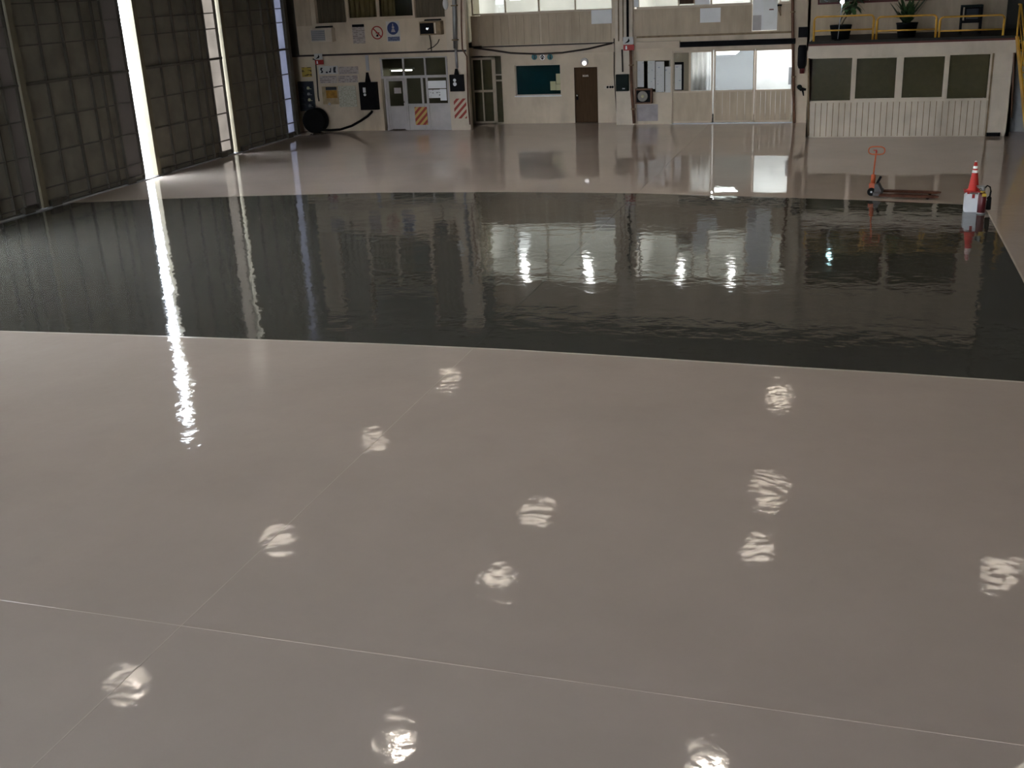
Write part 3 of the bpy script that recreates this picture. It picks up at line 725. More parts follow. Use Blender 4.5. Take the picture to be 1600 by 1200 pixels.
tag(o, 'white pleated curtain hanging inside the first sliding office door', 'curtain')
t = thing('tube_light', 'long fluorescent tube light glowing at the top of the grey pane', 'light', (sx(1136), YC + 0.32, sz(82.5, 1136)))
w = (sx(1156) - sx(1116)) / 2
mk('housing', MB().box(-w, w, -0.02, 0.1, 0.09, 0.14), WHITE, t)
mk('tube', MB().prism([(-w + 0.02, -0.09), (w - 0.22, -0.09), (w, 0.09), (-w + 0.02, 0.09)], 0.0, 0.06), emit('tube_panel_glow', (0.95, 1, 0.98), 22.0), t)
t = thing('tube_light', 'bright light fitting glowing behind the frosted pane', 'light', (sx(1208), YC + 0.75, 2.88))
mk('housing', MB().box(-0.6, 0.6, -0.15, 0.15, 0.0, 0.06), WHITE, t)
mk('tube', MB().box(-0.55, 0.55, -0.12, 0.12, -0.04, 0.0), TUBEH, t)
t = thing('tube_light', 'light fitting on the ceiling behind the white curtain', 'light', (sx(1096), YC + 1.0, 2.88))
mk('housing', MB().box(-0.5, 0.5, -0.1, 0.1, 0.0, 0.06), WHITE, t)
mk('tube', MB().box(-0.45, 0.45, -0.06, 0.06, -0.04, 0.0), TUBEH, t)

# window full of hung papers, board below
frame_window('window_7', 'window beside the red pipe filled with hung printed sheets', pw[0], pw[1], pw[2], pw[3], YC + 0.05, [], [], CREAM2, DARKPANE, w=0.03, d=0.05)
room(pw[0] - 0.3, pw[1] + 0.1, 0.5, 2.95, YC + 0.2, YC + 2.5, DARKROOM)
for k, (q, lab) in enumerate((((996, 95.5, 1006, 136), 'printed sheet hung in the window, nearest to the red pipe'), ((1012, 95, 1023.5, 139), 'wide printed sheet hung in the window above the loudspeaker'),
             ((1024.5, 96, 1038, 144), 'widest printed sheet hung in the middle of the window'), ((1039.5, 104, 1048, 147), 'lower hung printed sheet at the window edge near the first sliding door'))):
    plate('printed_sheet', lab, 'paper', q, YC + 0.04 - 0.008 * (k % 2), PAPERP, 0.004, 'printed sheets hung in the window')
x0, x1, z0, z1 = R(1054, 97, 1068, 141, YC)
o = mk('pinboard', MB().box(0, x1 - x0, -0.01, 0, 0, z1 - z0), BLACK, None, (x0, YC + 0.025, z0)); tag(o, 'black pinboard behind the sheet on the first sliding office door', 'board')
plate('printed_sheet', 'printed sheet pinned on the first sliding office door', 'paper', (1054.5, 101, 1065, 140), YC + 0.01, PAPERP, 0.004, 'printed sheets hung in the window')
x0, x1, z0, z1 = R(994, 138, 1020, 161, YC)
t = thing('loudspeaker', 'brown wooden loudspeaker box with a grey cone under the hung sheets', 'loudspeaker', ((x0 + x1) / 2, YC, z0))
w, h = (x1 - x0) / 2, z1 - z0
mk('cabinet', MB().box(-w, w, -0.22, -0.0, 0, h).box(-w, w, -0.25, -0.22, h - 0.05, h).box(-w, w, -0.25, -0.22, 0, 0.05).box(-w, -w + 0.05, -0.25, -0.22, 0.05, h - 0.05).box(w - 0.05, w, -0.25, -0.22, 0.05, h - 0.05), WOOD, t)
mk('baffle', MB().box(-w + 0.05, w - 0.05, -0.226, -0.219, 0.05, h - 0.05), BLACK, t)
mk('cone', MB().lathe([(0.2, -0.235), (0.18, -0.24), (0.08, -0.228), (0.001, -0.226)], 24, (-0.03, 0, h / 2), 'y'), CONEGREY, t)
mk('dust_cap', MB().sphere((-0.03, -0.235, h / 2), 0.06), CARD, t)
plate('grey_poster', 'plain greyish poster on the wall under the brown loudspeaker', 'poster', (995, 163, 1028, 189), YC, POSTER, 0.01)

# duct, dark door track beam, ledges
x0, x1, z0, z1 = R(996, 64.5, 1063, 75, YC)
o = st('trim_1', MB().box(x0, x1, YC - 0.22, YC, z0, z1), TRIMC, 'cream boxed duct over the window of hung sheets', 'trim')
x0, x1, z0, z1 = R(1064, 62.5, 1243, 72, YC)
o = st('trim_2', MB().box(x0, x1, YC - 0.2, YC, z0 + 0.03, z1).box(x0, x1, YC - 0.26, YC - 0.2, z0 + 0.03, z0 + 0.07).box(x0, x1, YC - 0.26, YC, z1 - 0.03, z1), BLACK, 'dark steel track beam over the sliding office doors', 'trim')
x0, x1, z0, z1 = R(995, 52.5, 1237, 55.5, YC)
st('trim_3', MB().box(x0, x1, YC - 0.06, YC, z0, z1), RUSTY, 'thin ledge under the tan upper boards', 'trim')
x0, x1, z0, z1 = R(1050, 191.5, 1238, 193.5, YC)
st('trim_4', MB().box(x0, x1, YC - 0.02, YC + 0.15, 0.0, 0.03), GREYM, 'metal floor track of the sliding office doors', 'trim')
st('trim_5', MB().box(xa0 + 0.2, xa1, YA - 0.12, YA - 0.06, ZL - 0.04, ZL + 0.03), CABLE, 'dark strip under the upper wall with the safety signs', 'trim')  # dark strip along the line between the storeys
st('trim_6', MB().box(xb0, xb1 - 0.05, YB - 0.05, YB, ZL - 0.01, ZL + 0.035), CABLE, 'thin dark strip between the storeys above the brown door', 'trim')
st('trim_7', MB().box(fx(735), xb1 - 0.05, YB - 0.09, YB, ZL - 0.33, ZL - 0.02), TRIMC, 'cream bulkhead strip over the glazed door and teal window', 'trim')
# columns
x0, x1, z0, z1 = R(963, 60, 990, 190, YC)
st('trim_8', MB().box(x0, x1, YC - 0.1, YC, 0, ZT), CREAM3, 'cream column carrying the dark green box', 'trim')
x0, x1, z0, z1 = R(703, 60, 733, 195, YA)
st('trim_9', MB().box(x0, x1, YA - 0.09, YA + 0.05, 0, ZT), CREAM3, 'cream column carrying the meter box and hazard panel', 'trim')

# pipes and cables
def pipe(pxs, Y, r, m, label, name='pipe', n=10, off=0.0, cat='pipe', clips=None, parent=None):
    pts = [(on_y(a, b_, Y)[0], Y - r - off, on_y(a, b_, Y)[1]) for a, b_ in pxs]
    o = mk(name, MB().tube(pts, r, n), m)
    if clips:
        for q in clips:
            p = Vector(pts[0]).lerp(Vector(pts[-1]), q)
            mk('clip', MB().box(p.x - r - 0.03, p.x + r + 0.03, p.y - r - 0.01, p.y + r, p.z - 0.025, p.z + 0.025), RUSTY, o)
    if parent: o.parent = parent; return o
    return tag(o, label, cat)
pipe([(710.5, -60), (713, 30), (714, 75)], YA, 0.085, GREYM, 'thick grey conduit running down the column to the meter box', off=0.09, clips=(0.5, 0.9))
pipe([(714, 75.5), (716, 106)], YA, 0.05, GALV, 'thin lower conduit entering the top of the meter box', off=0.09)
pipe([(722, -60), (722.5, 40), (724, 76), (731, 88), (733, 160), (736, 194)], YA, 0.028, RUST, 'thin rusty pipe down the column edge beside the glazed door', off=0.1)
pipe([(967, -60), (967.5, 64)], YC, 0.022, RUSTY, 'thin brown pipe on the upper column, first of three', off=0.1)
pipe([(974, -60), (974.5, 64)], YC, 0.022, RUSTY, 'thin brown pipe on the upper column, middle of three', off=0.1)
pipe([(981, -60), (982, 60)], YC, 0.045, BLACK, 'thick black pipe on the upper column above the fire sign', off=0.1)
pipe([(973, 77), (974, 112)], YC, 0.03, CABLE, 'short dark conduit entering the dark green box from above', off=0.1)
pipe([(986.5, 78), (988, 140), (992, 192)], YC, 0.055, RUST, 'red-brown pipe beside the hung sheets and loudspeaker', off=0.1, clips=(0.2, 0.8))
pipe([(960, 60), (960, 115), (965, 190)], YB, 0.018, CABLE, 'thin dark cable running down beside the dark green box', 'cable', cat='cable', off=0.05)
pipe([(1238.5, -60), (1239, 60), (1241, 193)], YC, 0.055, RUST, 'red-brown pipe between the frosted door and the projecting office', off=0.03, clips=(0.3, 0.7))
pipe([(742, 74.5), (770, 78), (800, 82.5), (840, 84), (880, 82), (920, 76), (958, 67)], YB, 0.035, CABLE, 'dark cable sagging above the teal window and brown door', 'cable', cat='cable', off=0.12)
pipe([(490, 92), (494, 94), (496, 118), (498, 150), (499.5, 158)], YA, 0.028, CABLE, 'thin brown cable hanging past the red fire sign beside the dark rack', 'cable', cat='cable', off=0.03)

# wall boxes
def box_thing(name, label, cat, rect, Y, m, depth, off=0.0):
    x0, x1, z0, z1 = R(*rect, Y)
    t = thing(name, label, cat, ((x0 + x1) / 2, Y - off, z0))
    w, h = (x1 - x0) / 2, z1 - z0
    mk('case', MB().box(-w, w, -depth, 0, 0, h), m, t)
    mk('cover', MB().box(-w + 0.02, w - 0.02, -depth - 0.015, -depth, 0.02, h - 0.02), m, t)
    return t, w, h, depth
t, w, h, dp = box_thing('switch_box', 'large black switch box beside the service counter, cable leaving below', 'switch box', (565, 128, 592, 171), YA, BLACK, 0.2)
mk('label_plate', MB().box(-0.2, -0.08, -dp - 0.022, -dp - 0.015, h - 0.4, h - 0.2), PLASTW, t, label='white label plate')
mk('dial', MB().lathe([(0.055, -dp - 0.015), (0.055, -dp - 0.03)], 16, (-0.13, 0, h - 0.48), 'y'), PLASTW, t)
mk('gland', MB().lathe([(0.12, 0), (0.06, 0.3), (0.05, 0.38)], 14, (0.0, -0.1, h)), BLACK, t)
t, w, h, dp = box_thing('meter_box', 'black meter box with two pale dials above the hazard panel on the column', 'meter box', (706, 116, 727, 142), YA, BLACK, 0.16, 0.09)
mk('dial', MB().lathe([(0.06, -dp - 0.015), (0.06, -dp - 0.03)], 16, (-0.06, 0, h * 0.68), 'y'), PLASTW, t)
mk('dial', MB().lathe([(0.075, -dp - 0.015), (0.075, -dp - 0.03)], 16, (-0.06, 0, h * 0.45), 'y'), PLASTW, t)
mk('gland', MB().lathe([(0.10, 0), (0.05, 0.22)], 14, (0.0, -0.08, h)), BLACK, t)
t, w, h, dp = box_thing('switch_box', 'dark green switch box on the cream column beside the brown door', 'switch box', (964.5, 115.5, 983.5, 141.5), YC, GREENBOX, 0.18, 0.1)
mk('latch', MB().box(0.02, 0.12, -dp - 0.035, -dp - 0.015, 0.08, 0.12), GREYM, t)
x0, x1, z0, z1 = R(572, 86, 576.5, 110.5, YA)
o = mk('conduit_plate', MB().box(0, x1 - x0, -0.05, 0, 0, z1 - z0), GALV, None, (x0, YA, z0)); tag(o, 'pale metal cable cover above the large black switch box', 'cover')
t = thing('cable_socket', 'row of small dark sockets on the wall beside the brown door', 'socket', (on_y(952, 136, YB)[0], YB, on_y(952, 136, YB)[1]))
mk('base_plate', MB().box(-0.22, 0.2, -0.02, 0.0, -0.06, 0.06), CREAM3, t)
for q in (-0.06, 0.05, 0.14): mk('outlet', MB().lathe([(0.045, -0.02), (0.045, -0.05)], 12, (q, 0, 0), 'y'), BLACK, t)

# fire signs
def fire_sign(rect, Y, label, off=0.0):
    x0, x1, z0, z1 = R(*rect, Y)
    t = thing('fire_sign', label, 'sign', ((x0 + x1) / 2, Y - off, z0), 0, 'white over red fire signs')
    w, h = (x1 - x0) / 2, z1 - z0
    mk('upper_plate', MB().box(-w, w, -0.02, -0.005, h * 0.48, h), SIGNW, t)
    mk('lower_plate', MB().box(-w + 0.01, w + 0.03, -0.02, -0.005, 0, h * 0.42), RED, t)
    mk('glyph', MB().prism([(-w * 0.7, h * 0.52), (-w * 0.1, h * 0.72), (0.02, h * 0.92), (w * 0.3, h * 0.70), (w * 0.1, h * 0.6)], -0.027, -0.02), BLACK, t)
    mk('glyph', MB().prism([(-w * 0.55, h * 0.08), (-w * 0.2, h * 0.08), (-w * 0.25, h * 0.34), (-w * 0.5, h * 0.34)], -0.027, -0.02), PAPER, t)
fire_sign((494, 83.5, 506.5, 100.5), YA, 'small white over red fire sign by the door corner above the notices', 0.13)
fire_sign((976, 57, 992, 78), YC, 'white over red fire sign high on the column above the dark green box', 0.28)

# safety signs and notices on the end wall
YU = YA - 0.06
x, z = on_y(589.5, 51, YU)
t = thing('no_smoking_sign', 'round red barred no smoking sign on the upper cream wall', 'sign', (x, YU, z))
rr_ = 0.255
mk('backing', MB().lathe([(rr_ * 0.86, -0.007), (rr_ * 0.86, -0.012)], 28, (0, 0, 0), 'y'), CREAM3, t)
ring = MB(); ring.lathe([(rr_, -0.007), (rr_, -0.02), (rr_ * 0.84, -0.02), (rr_ * 0.84, -0.007)], 28, (0, 0, 0), 'y', False)
mk('ring', ring, RED, t)
mk('bar', MB().box(-rr_ * 0.9, rr_ * 0.9, -0.02, -0.008, -0.025, 0.025), RED, t, rot=(0, PI / 4, 0))
mk('glyph', MB().box(-0.06, 0.1, -0.016, -0.012, -0.03, 0.005).prism([(-0.06, -0.14), (0.03, -0.16), (0.05, -0.08), (-0.02, -0.06)], -0.016, -0.012), BLACK, t)
x0, x1, z0, z1 = R(604, 33, 625, 65, YU)
t = thing('ear_protection_sign', 'white sign with a blue disc and blue caption plate beside the no smoking sign', 'sign', ((x0 + x1) / 2, YU, z0))
w, h = (x1 - x0) / 2, z1 - z0
mk('backing', MB().box(-w, w, -0.012, 0, 0, h), SIGNW, t)
mk('disc', MB().lathe([(w * 0.84, -0.012), (w * 0.84, -0.02)], 28, (0, 0, h * 0.65), 'y'), BLUE, t)
mk('glyph', MB().lathe([(0.05, -0.02), (0.05, -0.026)], 14, (0.01, 0, h * 0.70), 'y').prism([(-0.09, h * 0.65 - 0.14), (0.1, h * 0.65 - 0.14), (0.05, h * 0.65 - 0.02), (-0.04, h * 0.65 - 0.02)], -0.026, -0.02).box(-0.012, 0.02, -0.026, -0.02, h * 0.75, h * 0.88), POSTER, t)
mk('caption_plate', MB().box(-w * 0.85, w * 0.9, -0.02, -0.012, 0.02, h * 0.24), printed('caption_print', (0.07, 0.085, 0.16), (0.16, 0.18, 0.25), 0.07, 0.5, 14), t)
x0, x1, z0, z1 = R(551, 38, 570, 68, YU)
t = thing('clip_board', 'faded printed schedule with a dark clip on the upper cream wall', 'notice', ((x0 + x1) / 2, YU, z0))
mk('sheet', MB().box(-(x1 - x0) / 2, (x1 - x0) / 2, -0.01, 0, 0, z1 - z0), NOTE1, t)
mk('clip', MB().box(-(x1 - x0) / 2 + 0.02, (x1 - x0) / 2, -0.03, -0.01, z1 - z0 - 0.1, z1 - z0), BLACK, t)
def ac(rect, label, dark):
    x0, x1, z0, z1 = R(*rect, YU)
    t = thing('air_conditioner', label, 'air conditioner', ((x0 + x1) / 2, YU, z0), 0)
    w, h = (x1 - x0) / 2, z1 - z0
    body = RUSTY if dark else CREAM3
    mk('case', MB().box(-w, w, -0.34, 0.0, 0, h * 0.78), body, t)
    mk('hood', MB().prism([(-w * 0.5, h * 0.9), (w * 0.8, h * 0.9), (w * 0.85, h * 0.82), (-w * 0.55, h * 0.82)], -0.3, 0.0), BLACK, t)
    g = mk('grille', MB().box(-w * 0.93, w * 0.35, -0.35, -0.34, 0.05, h * 0.7), BLACK if dark else GREYM, t)
    for k in range(6):
        zz = 0.07 + (h * 0.7 - 0.1) * k / 5
        mk('louvre', MB().box(-w * 0.9, w * 0.32, -0.365, -0.35, zz - 0.008, zz + 0.012), BLACK if dark else GREYW, g)
    mk('control_strip', MB().box(w * 0.42, w * 0.56, -0.355, -0.34, 0.05, h * 0.7), CREAM3, t)
    if dark: mk('badge', MB().box(-w * 0.35, -w * 0.1, -0.375, -0.365, h * 0.3, h * 0.42), CHROME, t)
    if dark: mk('drain_hose', MB().tube([(-0.1, -0.2, 0.0), (-0.1, -0.1, -0.25), (-0.12, -0.03, -0.62)], 0.02, 8), CABLE, t)
    if dark: mk('loose_lead', MB().tube([(-0.28, -0.03, -0.55), (-0.02, -0.03, -0.46), (0.16, -0.03, -0.32), (0.24, -0.03, -0.18)], 0.018, 8), CABLE, t)
ac((491, 38, 524, 65), 'cream window air conditioner low on the upper wall nearest the sliding doors', False)
ac((660, 27, 693, 54), 'dark window air conditioner with a brown case on the far side of the safety signs', True)
x, z = on_y(697, 6, YU)
t = thing('wall_lamp', 'white oval lamp on the upper wall edge above the dark air conditioner', 'lamp', (x, YU, z))
mk('lens', MB().sphere((0, -0.07, 0), 0.11, sz=2.0), PLASTW, t)
mk('base_plate', MB().box(-0.07, 0.07, -0.03, 0, -0.2, 0.2), GREYW, t)

plate('notice', 'yellow printed notice on the wall above the dark rack', 'notice', (472, 105, 487, 120), YA, NOTE4, 0.012)
x0, x1, z0, z1 = R(498, 103, 528, 116, YA)
t = thing('white_sign', 'white sign with black pictograms above the notice sheets', 'sign', ((x0 + x1) / 2, YA, z0))
w, h = (x1 - x0) / 2, z1 - z0
mk('backing', MB().box(-w, w, -0.012, 0, 0, h), SIGNW, t)
for pts in ([(-.30, .05), (-.22, .05), (-.2, .12), (-.25, .16), (-.2, .24), (-.28, .25), (-.31, .17), (-.26, .12)], [(-.1, .04), (-.02, .04), (-.03, .10), (-.09, .10)], [(.02, .06), (.1, .06), (.12, .22), (.08, .22), (.07, .12), (.03, .12)], [(.2, .05), (.3, .05), (.28, .14), (.31, .26), (.22, .26), (.19, .16)]):
    mk('glyph', MB().prism([(a * w / .37, c * h / .3) for a, c in pts], -0.018, -0.012), NAVY, t)
plate('notice', 'pinkish printed notice beside the white pictogram sign', 'notice', (529.5, 104, 560, 116), YA, NOTE1, 0.012)
plate('notice', 'printed sheet under the white pictogram sign', 'notice', (500, 118.5, 527, 130), YA, NOTE1, 0.012)
plate('notice', 'printed sheet under the pinkish notice near the black switch box', 'notice', (528.5, 118, 559, 129), YA, NOTE1, 0.012)
x0, x1, z0, z1 = R(504, 135, 529, 163, YA)
t = thing('picture_board', 'yellow and brown picture board beside the pale printed form', 'board', ((x0 + x1) / 2, YA, z0))
w, h = (x1 - x0) / 2, z1 - z0
mk('backing', MB().box(-w, w, -0.015, 0, 0, h), mat('tan_board', (0.36, 0.27, 0.16), 0.6, var=0.2, scale=5), t)
mk('picture', MB().box(-w * 0.5, w * 0.85, -0.022, -0.015, h * 0.35, h * 0.78), mat('amber_print', (0.30, 0.15, 0.02), 0.5, var=0.35, scale=6), t)
mk('picture', MB().box(-w * 0.5, w * 0.85, -0.022, -0.015, h * 0.80, h * 0.97), NAVY, t)
mk('button', MB().lathe([(0.06, -0.015), (0.05, -0.05)], 14, (-w * 0.2, 0, h * 0.03), 'y'), PAPER, t)
plate('notice', 'pale greenish printed form on the wall between picture board and switch box', 'notice', (529.5, 134, 557, 167), YA, NOTE3, 0.014)
x0, x1, z0, z1 = R(469, 127, 492, 173, YA)
t = thing('tool_rack', 'blue-black rack with small fittings on the wall above the cable drum', 'rack', ((x0 + x1) / 2, YA - 0.012, z0))
w, h = (x1 - x0) / 2, z1 - z0
mk('back_panel', MB().box(-w, w, -0.04, 0, 0, h), NAVY, t)
mk('rim', MB().box(-w, -w + 0.04, -0.09, -0.04, 0, h).box(w - 0.04, w, -0.09, -0.04, 0, h).box(-w, w, -0.09, -0.04, h - 0.04, h).box(-w, w, -0.09, -0.04, 0, 0.04), NAVY, t)
for k in range(4):
    zz = h * (0.18 + 0.2 * k)
    mk('fitting', MB().lathe([(0.05, -0.04), (0.065, -0.09), (0.03, -0.12)], 12, (w * 0.35, 0, zz), 'y').box(w * 0.1, w * 0.7, -0.07, -0.04, zz - 0.05, zz - 0.03), (GREYM, CARD, GREYM, CARD)[k], t)
    mk('fitting', MB().box(-w * 0.75, -w * 0.3, -0.1, -0.04, zz - 0.05, zz + 0.07), NAVY, t)

# cable drum and its cable
x, y = on_floor(482, 211)
t = thing('cable_drum', 'black cable drum standing on the floor against the end wall', 'cable drum', (x, YA - 0.42, 0.0))
RD = 0.49
for q in (-0.22, 0.18): mk('flange', MB().lathe([(RD, q), (RD, q + 0.04), (RD * 0.9, q + 0.05), (0.06, q + 0.05), (0.06, q)], 32, (0, 0, RD), 'y'), RUBBER, t)
mk('hub', MB().cyl((0, -0.24, RD), (0, 0.24, RD), 0.06, 16), BLACK, t)
coil = MB()
for k in range(6):
    yy = -0.14 + 0.058 * k
    coil.tube([(0.38 * math.cos(a), yy, RD + 0.38 * math.sin(a)) for a in [2 * PI * q / 24 for q in range(25)]], 0.035, 8, caps=False)
mk('cable_coil', coil, RUBBER, t)
pts = [(on_y(a, b_, YA)[0], YA - off_, on_y(a, b_, YA)[1]) for a, b_, off_ in ((496, 199, .3), (506, 201.5, .28), (520, 202.5, .22), (535, 201.5, .18), (552, 196, .14), (566, 188, .12), (576, 181, .1), (582, 175, .1), (583, 172.8, .1))]
pts = [(a, b_, max(c, 0.06)) for a, b_, c in pts]
dl = t.location; mk('power_cable', MB().tube([(a - dl.x, b_ - dl.y, c - dl.z) for a, b_, c in pts], 0.05, 10), RUBBER, t, label='thick black cable sagging up to the large switch box')
x, y = on_floor(505, 212)
# ---- column zone beside the projecting office
t, w, h, dp = box_thing('wall_case', 'small dark case on the upper wall beside the yellow handrail', 'case', (1248, 42, 1263, 58), YC, BLACK, 0.2)
x0, x1, z0, z1 = R(1246.5, 70, 1260.5, 114, YC)
t = thing('covered_extinguisher', 'tall dark covered extinguisher with a red foot hung beside the projecting office', 'extinguisher', ((x0 + x1) / 2, YC, z0))
w, h = (x1 - x0) / 2, z1 - z0
mk('cover', MB().lathe([(w * 0.7, h * 0.18), (w * 0.95, h * 0.3), (w, h * 0.9), (w * 0.8, h)], 18, (0, -w - 0.02, 0)), BLACK, t)
mk('foot', MB().lathe([(w * 0.55, 0), (w * 0.6, h * 0.14), (w * 0.66, h * 0.18)], 18, (0.02, -w - 0.02, 0)), DKRED, t)
mk('bracket', MB().box(-w * 0.4, w * 0.4, -0.06, 0.0, h * 0.6, h * 0.7), GREYM, t)
x, z = on_y(1252, 138, YC)
t = thing('pipe_valve', 'dark pipe valve with a small tap between the frosted door and the projecting office', 'valve', (x, YC, z))
mk('body', MB().tube([(-0.14, -0.1, 0.1), (-0.08, -0.1, 0.06), (0.0, -0.1, -0.02), (0.18, -0.1, -0.04)], [0.05, 0.07, 0.075, 0.04], 10), BLACK, t)
mk('tap', MB().tube([(0.05, -0.1, -0.04), (0.08, -0.12, -0.16), (0.1, -0.12, -0.26)], [0.04, 0.03, 0.02], 8), BLACK, t)
mk('hand_wheel', MB().lathe([(0.09, -0.18), (0.09, -0.2), (0.02, -0.21)], 14, (-0.05, 0, 0.06), 'y'), GREENBOX, t)
mk('wall_flange', MB().lathe([(0.05, 0.0), (0.05, -0.12)], 12, (-0.05, 0, 0.03), 'y'), BLACK, t)

# ------------------------------------------------------------------ projecting office with a roof deck
fb = R(1262, 66, 1583, 213, YF)
bx0, bx1 = fb[0], fb[1]
zf1, zf0 = on_y(1420, 67, YF)[1], on_y(1420, 86.5, YF)[1]
wx = lambda px, py=120: on_y(px, py, YF)[0]
wz = lambda py, px=1400: on_y(px, py, YF)[1]
wins = [(1267, 88, 1331, 156), (1336.5, 88.5, 1401, 153.5), (1409, 88.5, 1475, 153.5), (1481, 87, 1546, 157)]
wr = [R(*q, YF) for q in wins]
wz0, wz1 = wz(157), wz(87)
strip = (wr[0][0], wr[3][1], wz0, wz1)
wbx = st('wall_booth', holed(bx0, bx1, 0, zf0, [strip], YF, YF + 0.15).box(bx0, bx0 + 0.12, YF, YC, 0, zf0).box(bx1 - 0.12, bx1, YF, YC, 0, zf0), CREAM3, 'cream front of the single-storey office projecting from the end wall', 'wall')
boards(wbx, wr[0][0], wr[3][1], 0.03, wz0 - 0.04, YF - 0.004, 29, CREAM3, gap=0.022, t=0.018)
mk('groove_shade', MB().box(wr[0][0], wr[3][1], YF - 0.006, YF - 0.001, 0.03, wz0 - 0.04), RUSTY, wbx)  # dark tan sheet, shade of the board grooves put into its colour
mk('fascia', MB().box(bx0 - 0.03, bx1 + 0.05, YF - 0.12, YF + 0.1, zf0, zf1), CREAM3, wbx)
mk('fascia_edge', MB().box(bx0 - 0.03, bx1 + 0.05, YF - 0.14, YF + 0.1, zf1, zf1 + 0.06), REDTRIM, wbx)
mk('end_panel', MB().box(wx(1552), wx(1580), YF - 0.02, YF, 0.12, wz(122, 1565)), CREAM3, wbx)
mk('end_panel', MB().box(wx(1552), wx(1580), YF - 0.02, YF, wz(121, 1565), zf0), CREAM3, wbx)
mk('corner_strip', MB().box(wx(1547.5), wx(1550.5), YF - 0.03, YF, 0, zf0), RUSTY, wbx)
mk('kick_plate', MB().box(wx(1549), wx(1572), YF - 0.03, YF, 0, 0.12), BLACK, wbx)
fr = MB()
mids = [(wr[i][1] + wr[i + 1][0]) / 2 for i in range(3)]
for x, w in zip(mids, (0.04, 0.075, 0.04)): fr.box(x - w, x + w, YF - 0.02, YF + 0.1, wz0, wz1)
for i, n in enumerate((8, 9, 10, 11)):
    a = wr[i][0] if i == 0 else mids[i - 1] + (0.04, 0.075, 0.04)[i - 1]
    c = wr[i][1] if i == 3 else mids[i] - (0.04, 0.075, 0.04)[i]
    lab = ('dark blinded office window at the sliding door end of the projecting office', 'dark blinded office window, second from the sliding door end', 'dark blinded office window, third from the sliding door end', 'dark blinded office window at the yellow stair end of the projecting office')[i]
    root = ste('window_%d' % n, lab, 'window')
    inset = 0.0 if i in (0, 3) else 0.05
    b = MB()
    for (q0, q1) in ((a, a + 0.035), (c - 0.035, c)): b.box(q0, q1, YF + 0.0, YF + 0.08, wz0, wz1)
    b.box(a, c, YF, YF + 0.08, wz0, wz0 + 0.03 + inset).box(a, c, YF, YF + 0.08, wz1 - 0.03 - inset * 0.6, wz1)
    mk('frame', b, CREAM3, root)
    mk('pane', MB().box(a + 0.035, c - 0.035, YF + 0.04, YF + 0.046, wz0 + 0.03 + inset, wz1 - 0.03 - inset * 0.6), DARKPANE, root)
    mk('blind', MB().box(a + 0.01, c - 0.01, YF + 0.12, YF + 0.125, wz0, wz1), OLIVE, root)
mk('mullions', fr, CREAM3, wbx)
mk('window_sill', MB().box(strip[0] - 0.03, strip[1] + 0.03, YF - 0.04, YF + 0.1, wz0 - 0.04, wz0), CREAM3, wbx)
pipe([(1585, 66), (1583, 120), (1580, 184)], YF, 0.025, RUST, 'x', off=0.03, parent=wbx)
pipe([(1263.5, 88), (1263, 212)], YF, 0.03, RUSTY, 'x', off=0.0, parent=wbx)
st('wall_booth', MB().box(bx1 + 0.05, 14, YF + 1.0, YF + 1.15, 0, 2.9), mat('blue_grey_sheet', (0.36, 0.37, 0.38), 0.6), 'grey-white partition behind the yellow stair', 'wall')
zk = on_y(1420, 60, YF)[1]
st('floor_deck', MB().box(bx0, bx1 + 1.2, YF, YD, zf0 + 0.02, zk - 0.03).box(bx0 - 0.03, bx1 + 0.05, YF - 0.13, YF - 0.02, zf1 + 0.06, zk), DECKM, 'dark roof deck of the projecting office behind the handrail', 'floor')
# upper wall behind the deck
xd0, xd1 = on_y(1262, 30, YD)[0], on_y(1572, 30, YD)[0]
zw = on_y(1400, 2.5, YD)[1]
dwin = [(on_y(a, 0, YD)[0], on_y(c, 0, YD)[0], zw, 6.2) for a, c in ((1278, 1404), (1414, 1533))]
wd = st('wall_back', holed(xd0, xd1, zf0, ZT, dwin, YD, YD + 0.2), CREAM2, 'board clad upper wall behind the yellow handrail', 'wall')
boards(wd, on_y(1281, 30, YD)[0], on_y(1404, 30, YD)[0], zk - 0.02, zw - 0.05, YD, 8, CREAM2, gap=0.008, t=0.012)
boards(wd, on_y(1412, 30, YD)[0], on_y(1560, 30, YD)[0], zk - 0.02, zw - 0.05, YD, 10, CREAM2, gap=0.008, t=0.012)
for i, q in enumerate(dwin):
    frame_window('window_%d' % (12 + i), ('dark upper window above the leaning potted plant', 'dark upper window above the bushy potted plant')[i], *q, YD + 0.03, [], [], REDTRIM, DARKPANE, w=0.06, d=0.08)
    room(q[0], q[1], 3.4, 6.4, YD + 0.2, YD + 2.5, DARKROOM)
st('wall_back', MB().box(xd1, 14, YD + 0.3, YD + 0.5, 0, HALL), DARKSHELL, 'dark sheet wall beyond the yellow stair', 'wall')
st('wall_back', MB().box(-24, 14, YB + 5.5, YB + 5.7, -0.05, HALL).box(-24, 14, YA + 0.3, YB + 5.5, ZT, ZT + 0.1), DARKSHELL, 'dark sheet wall above the offices', 'wall')

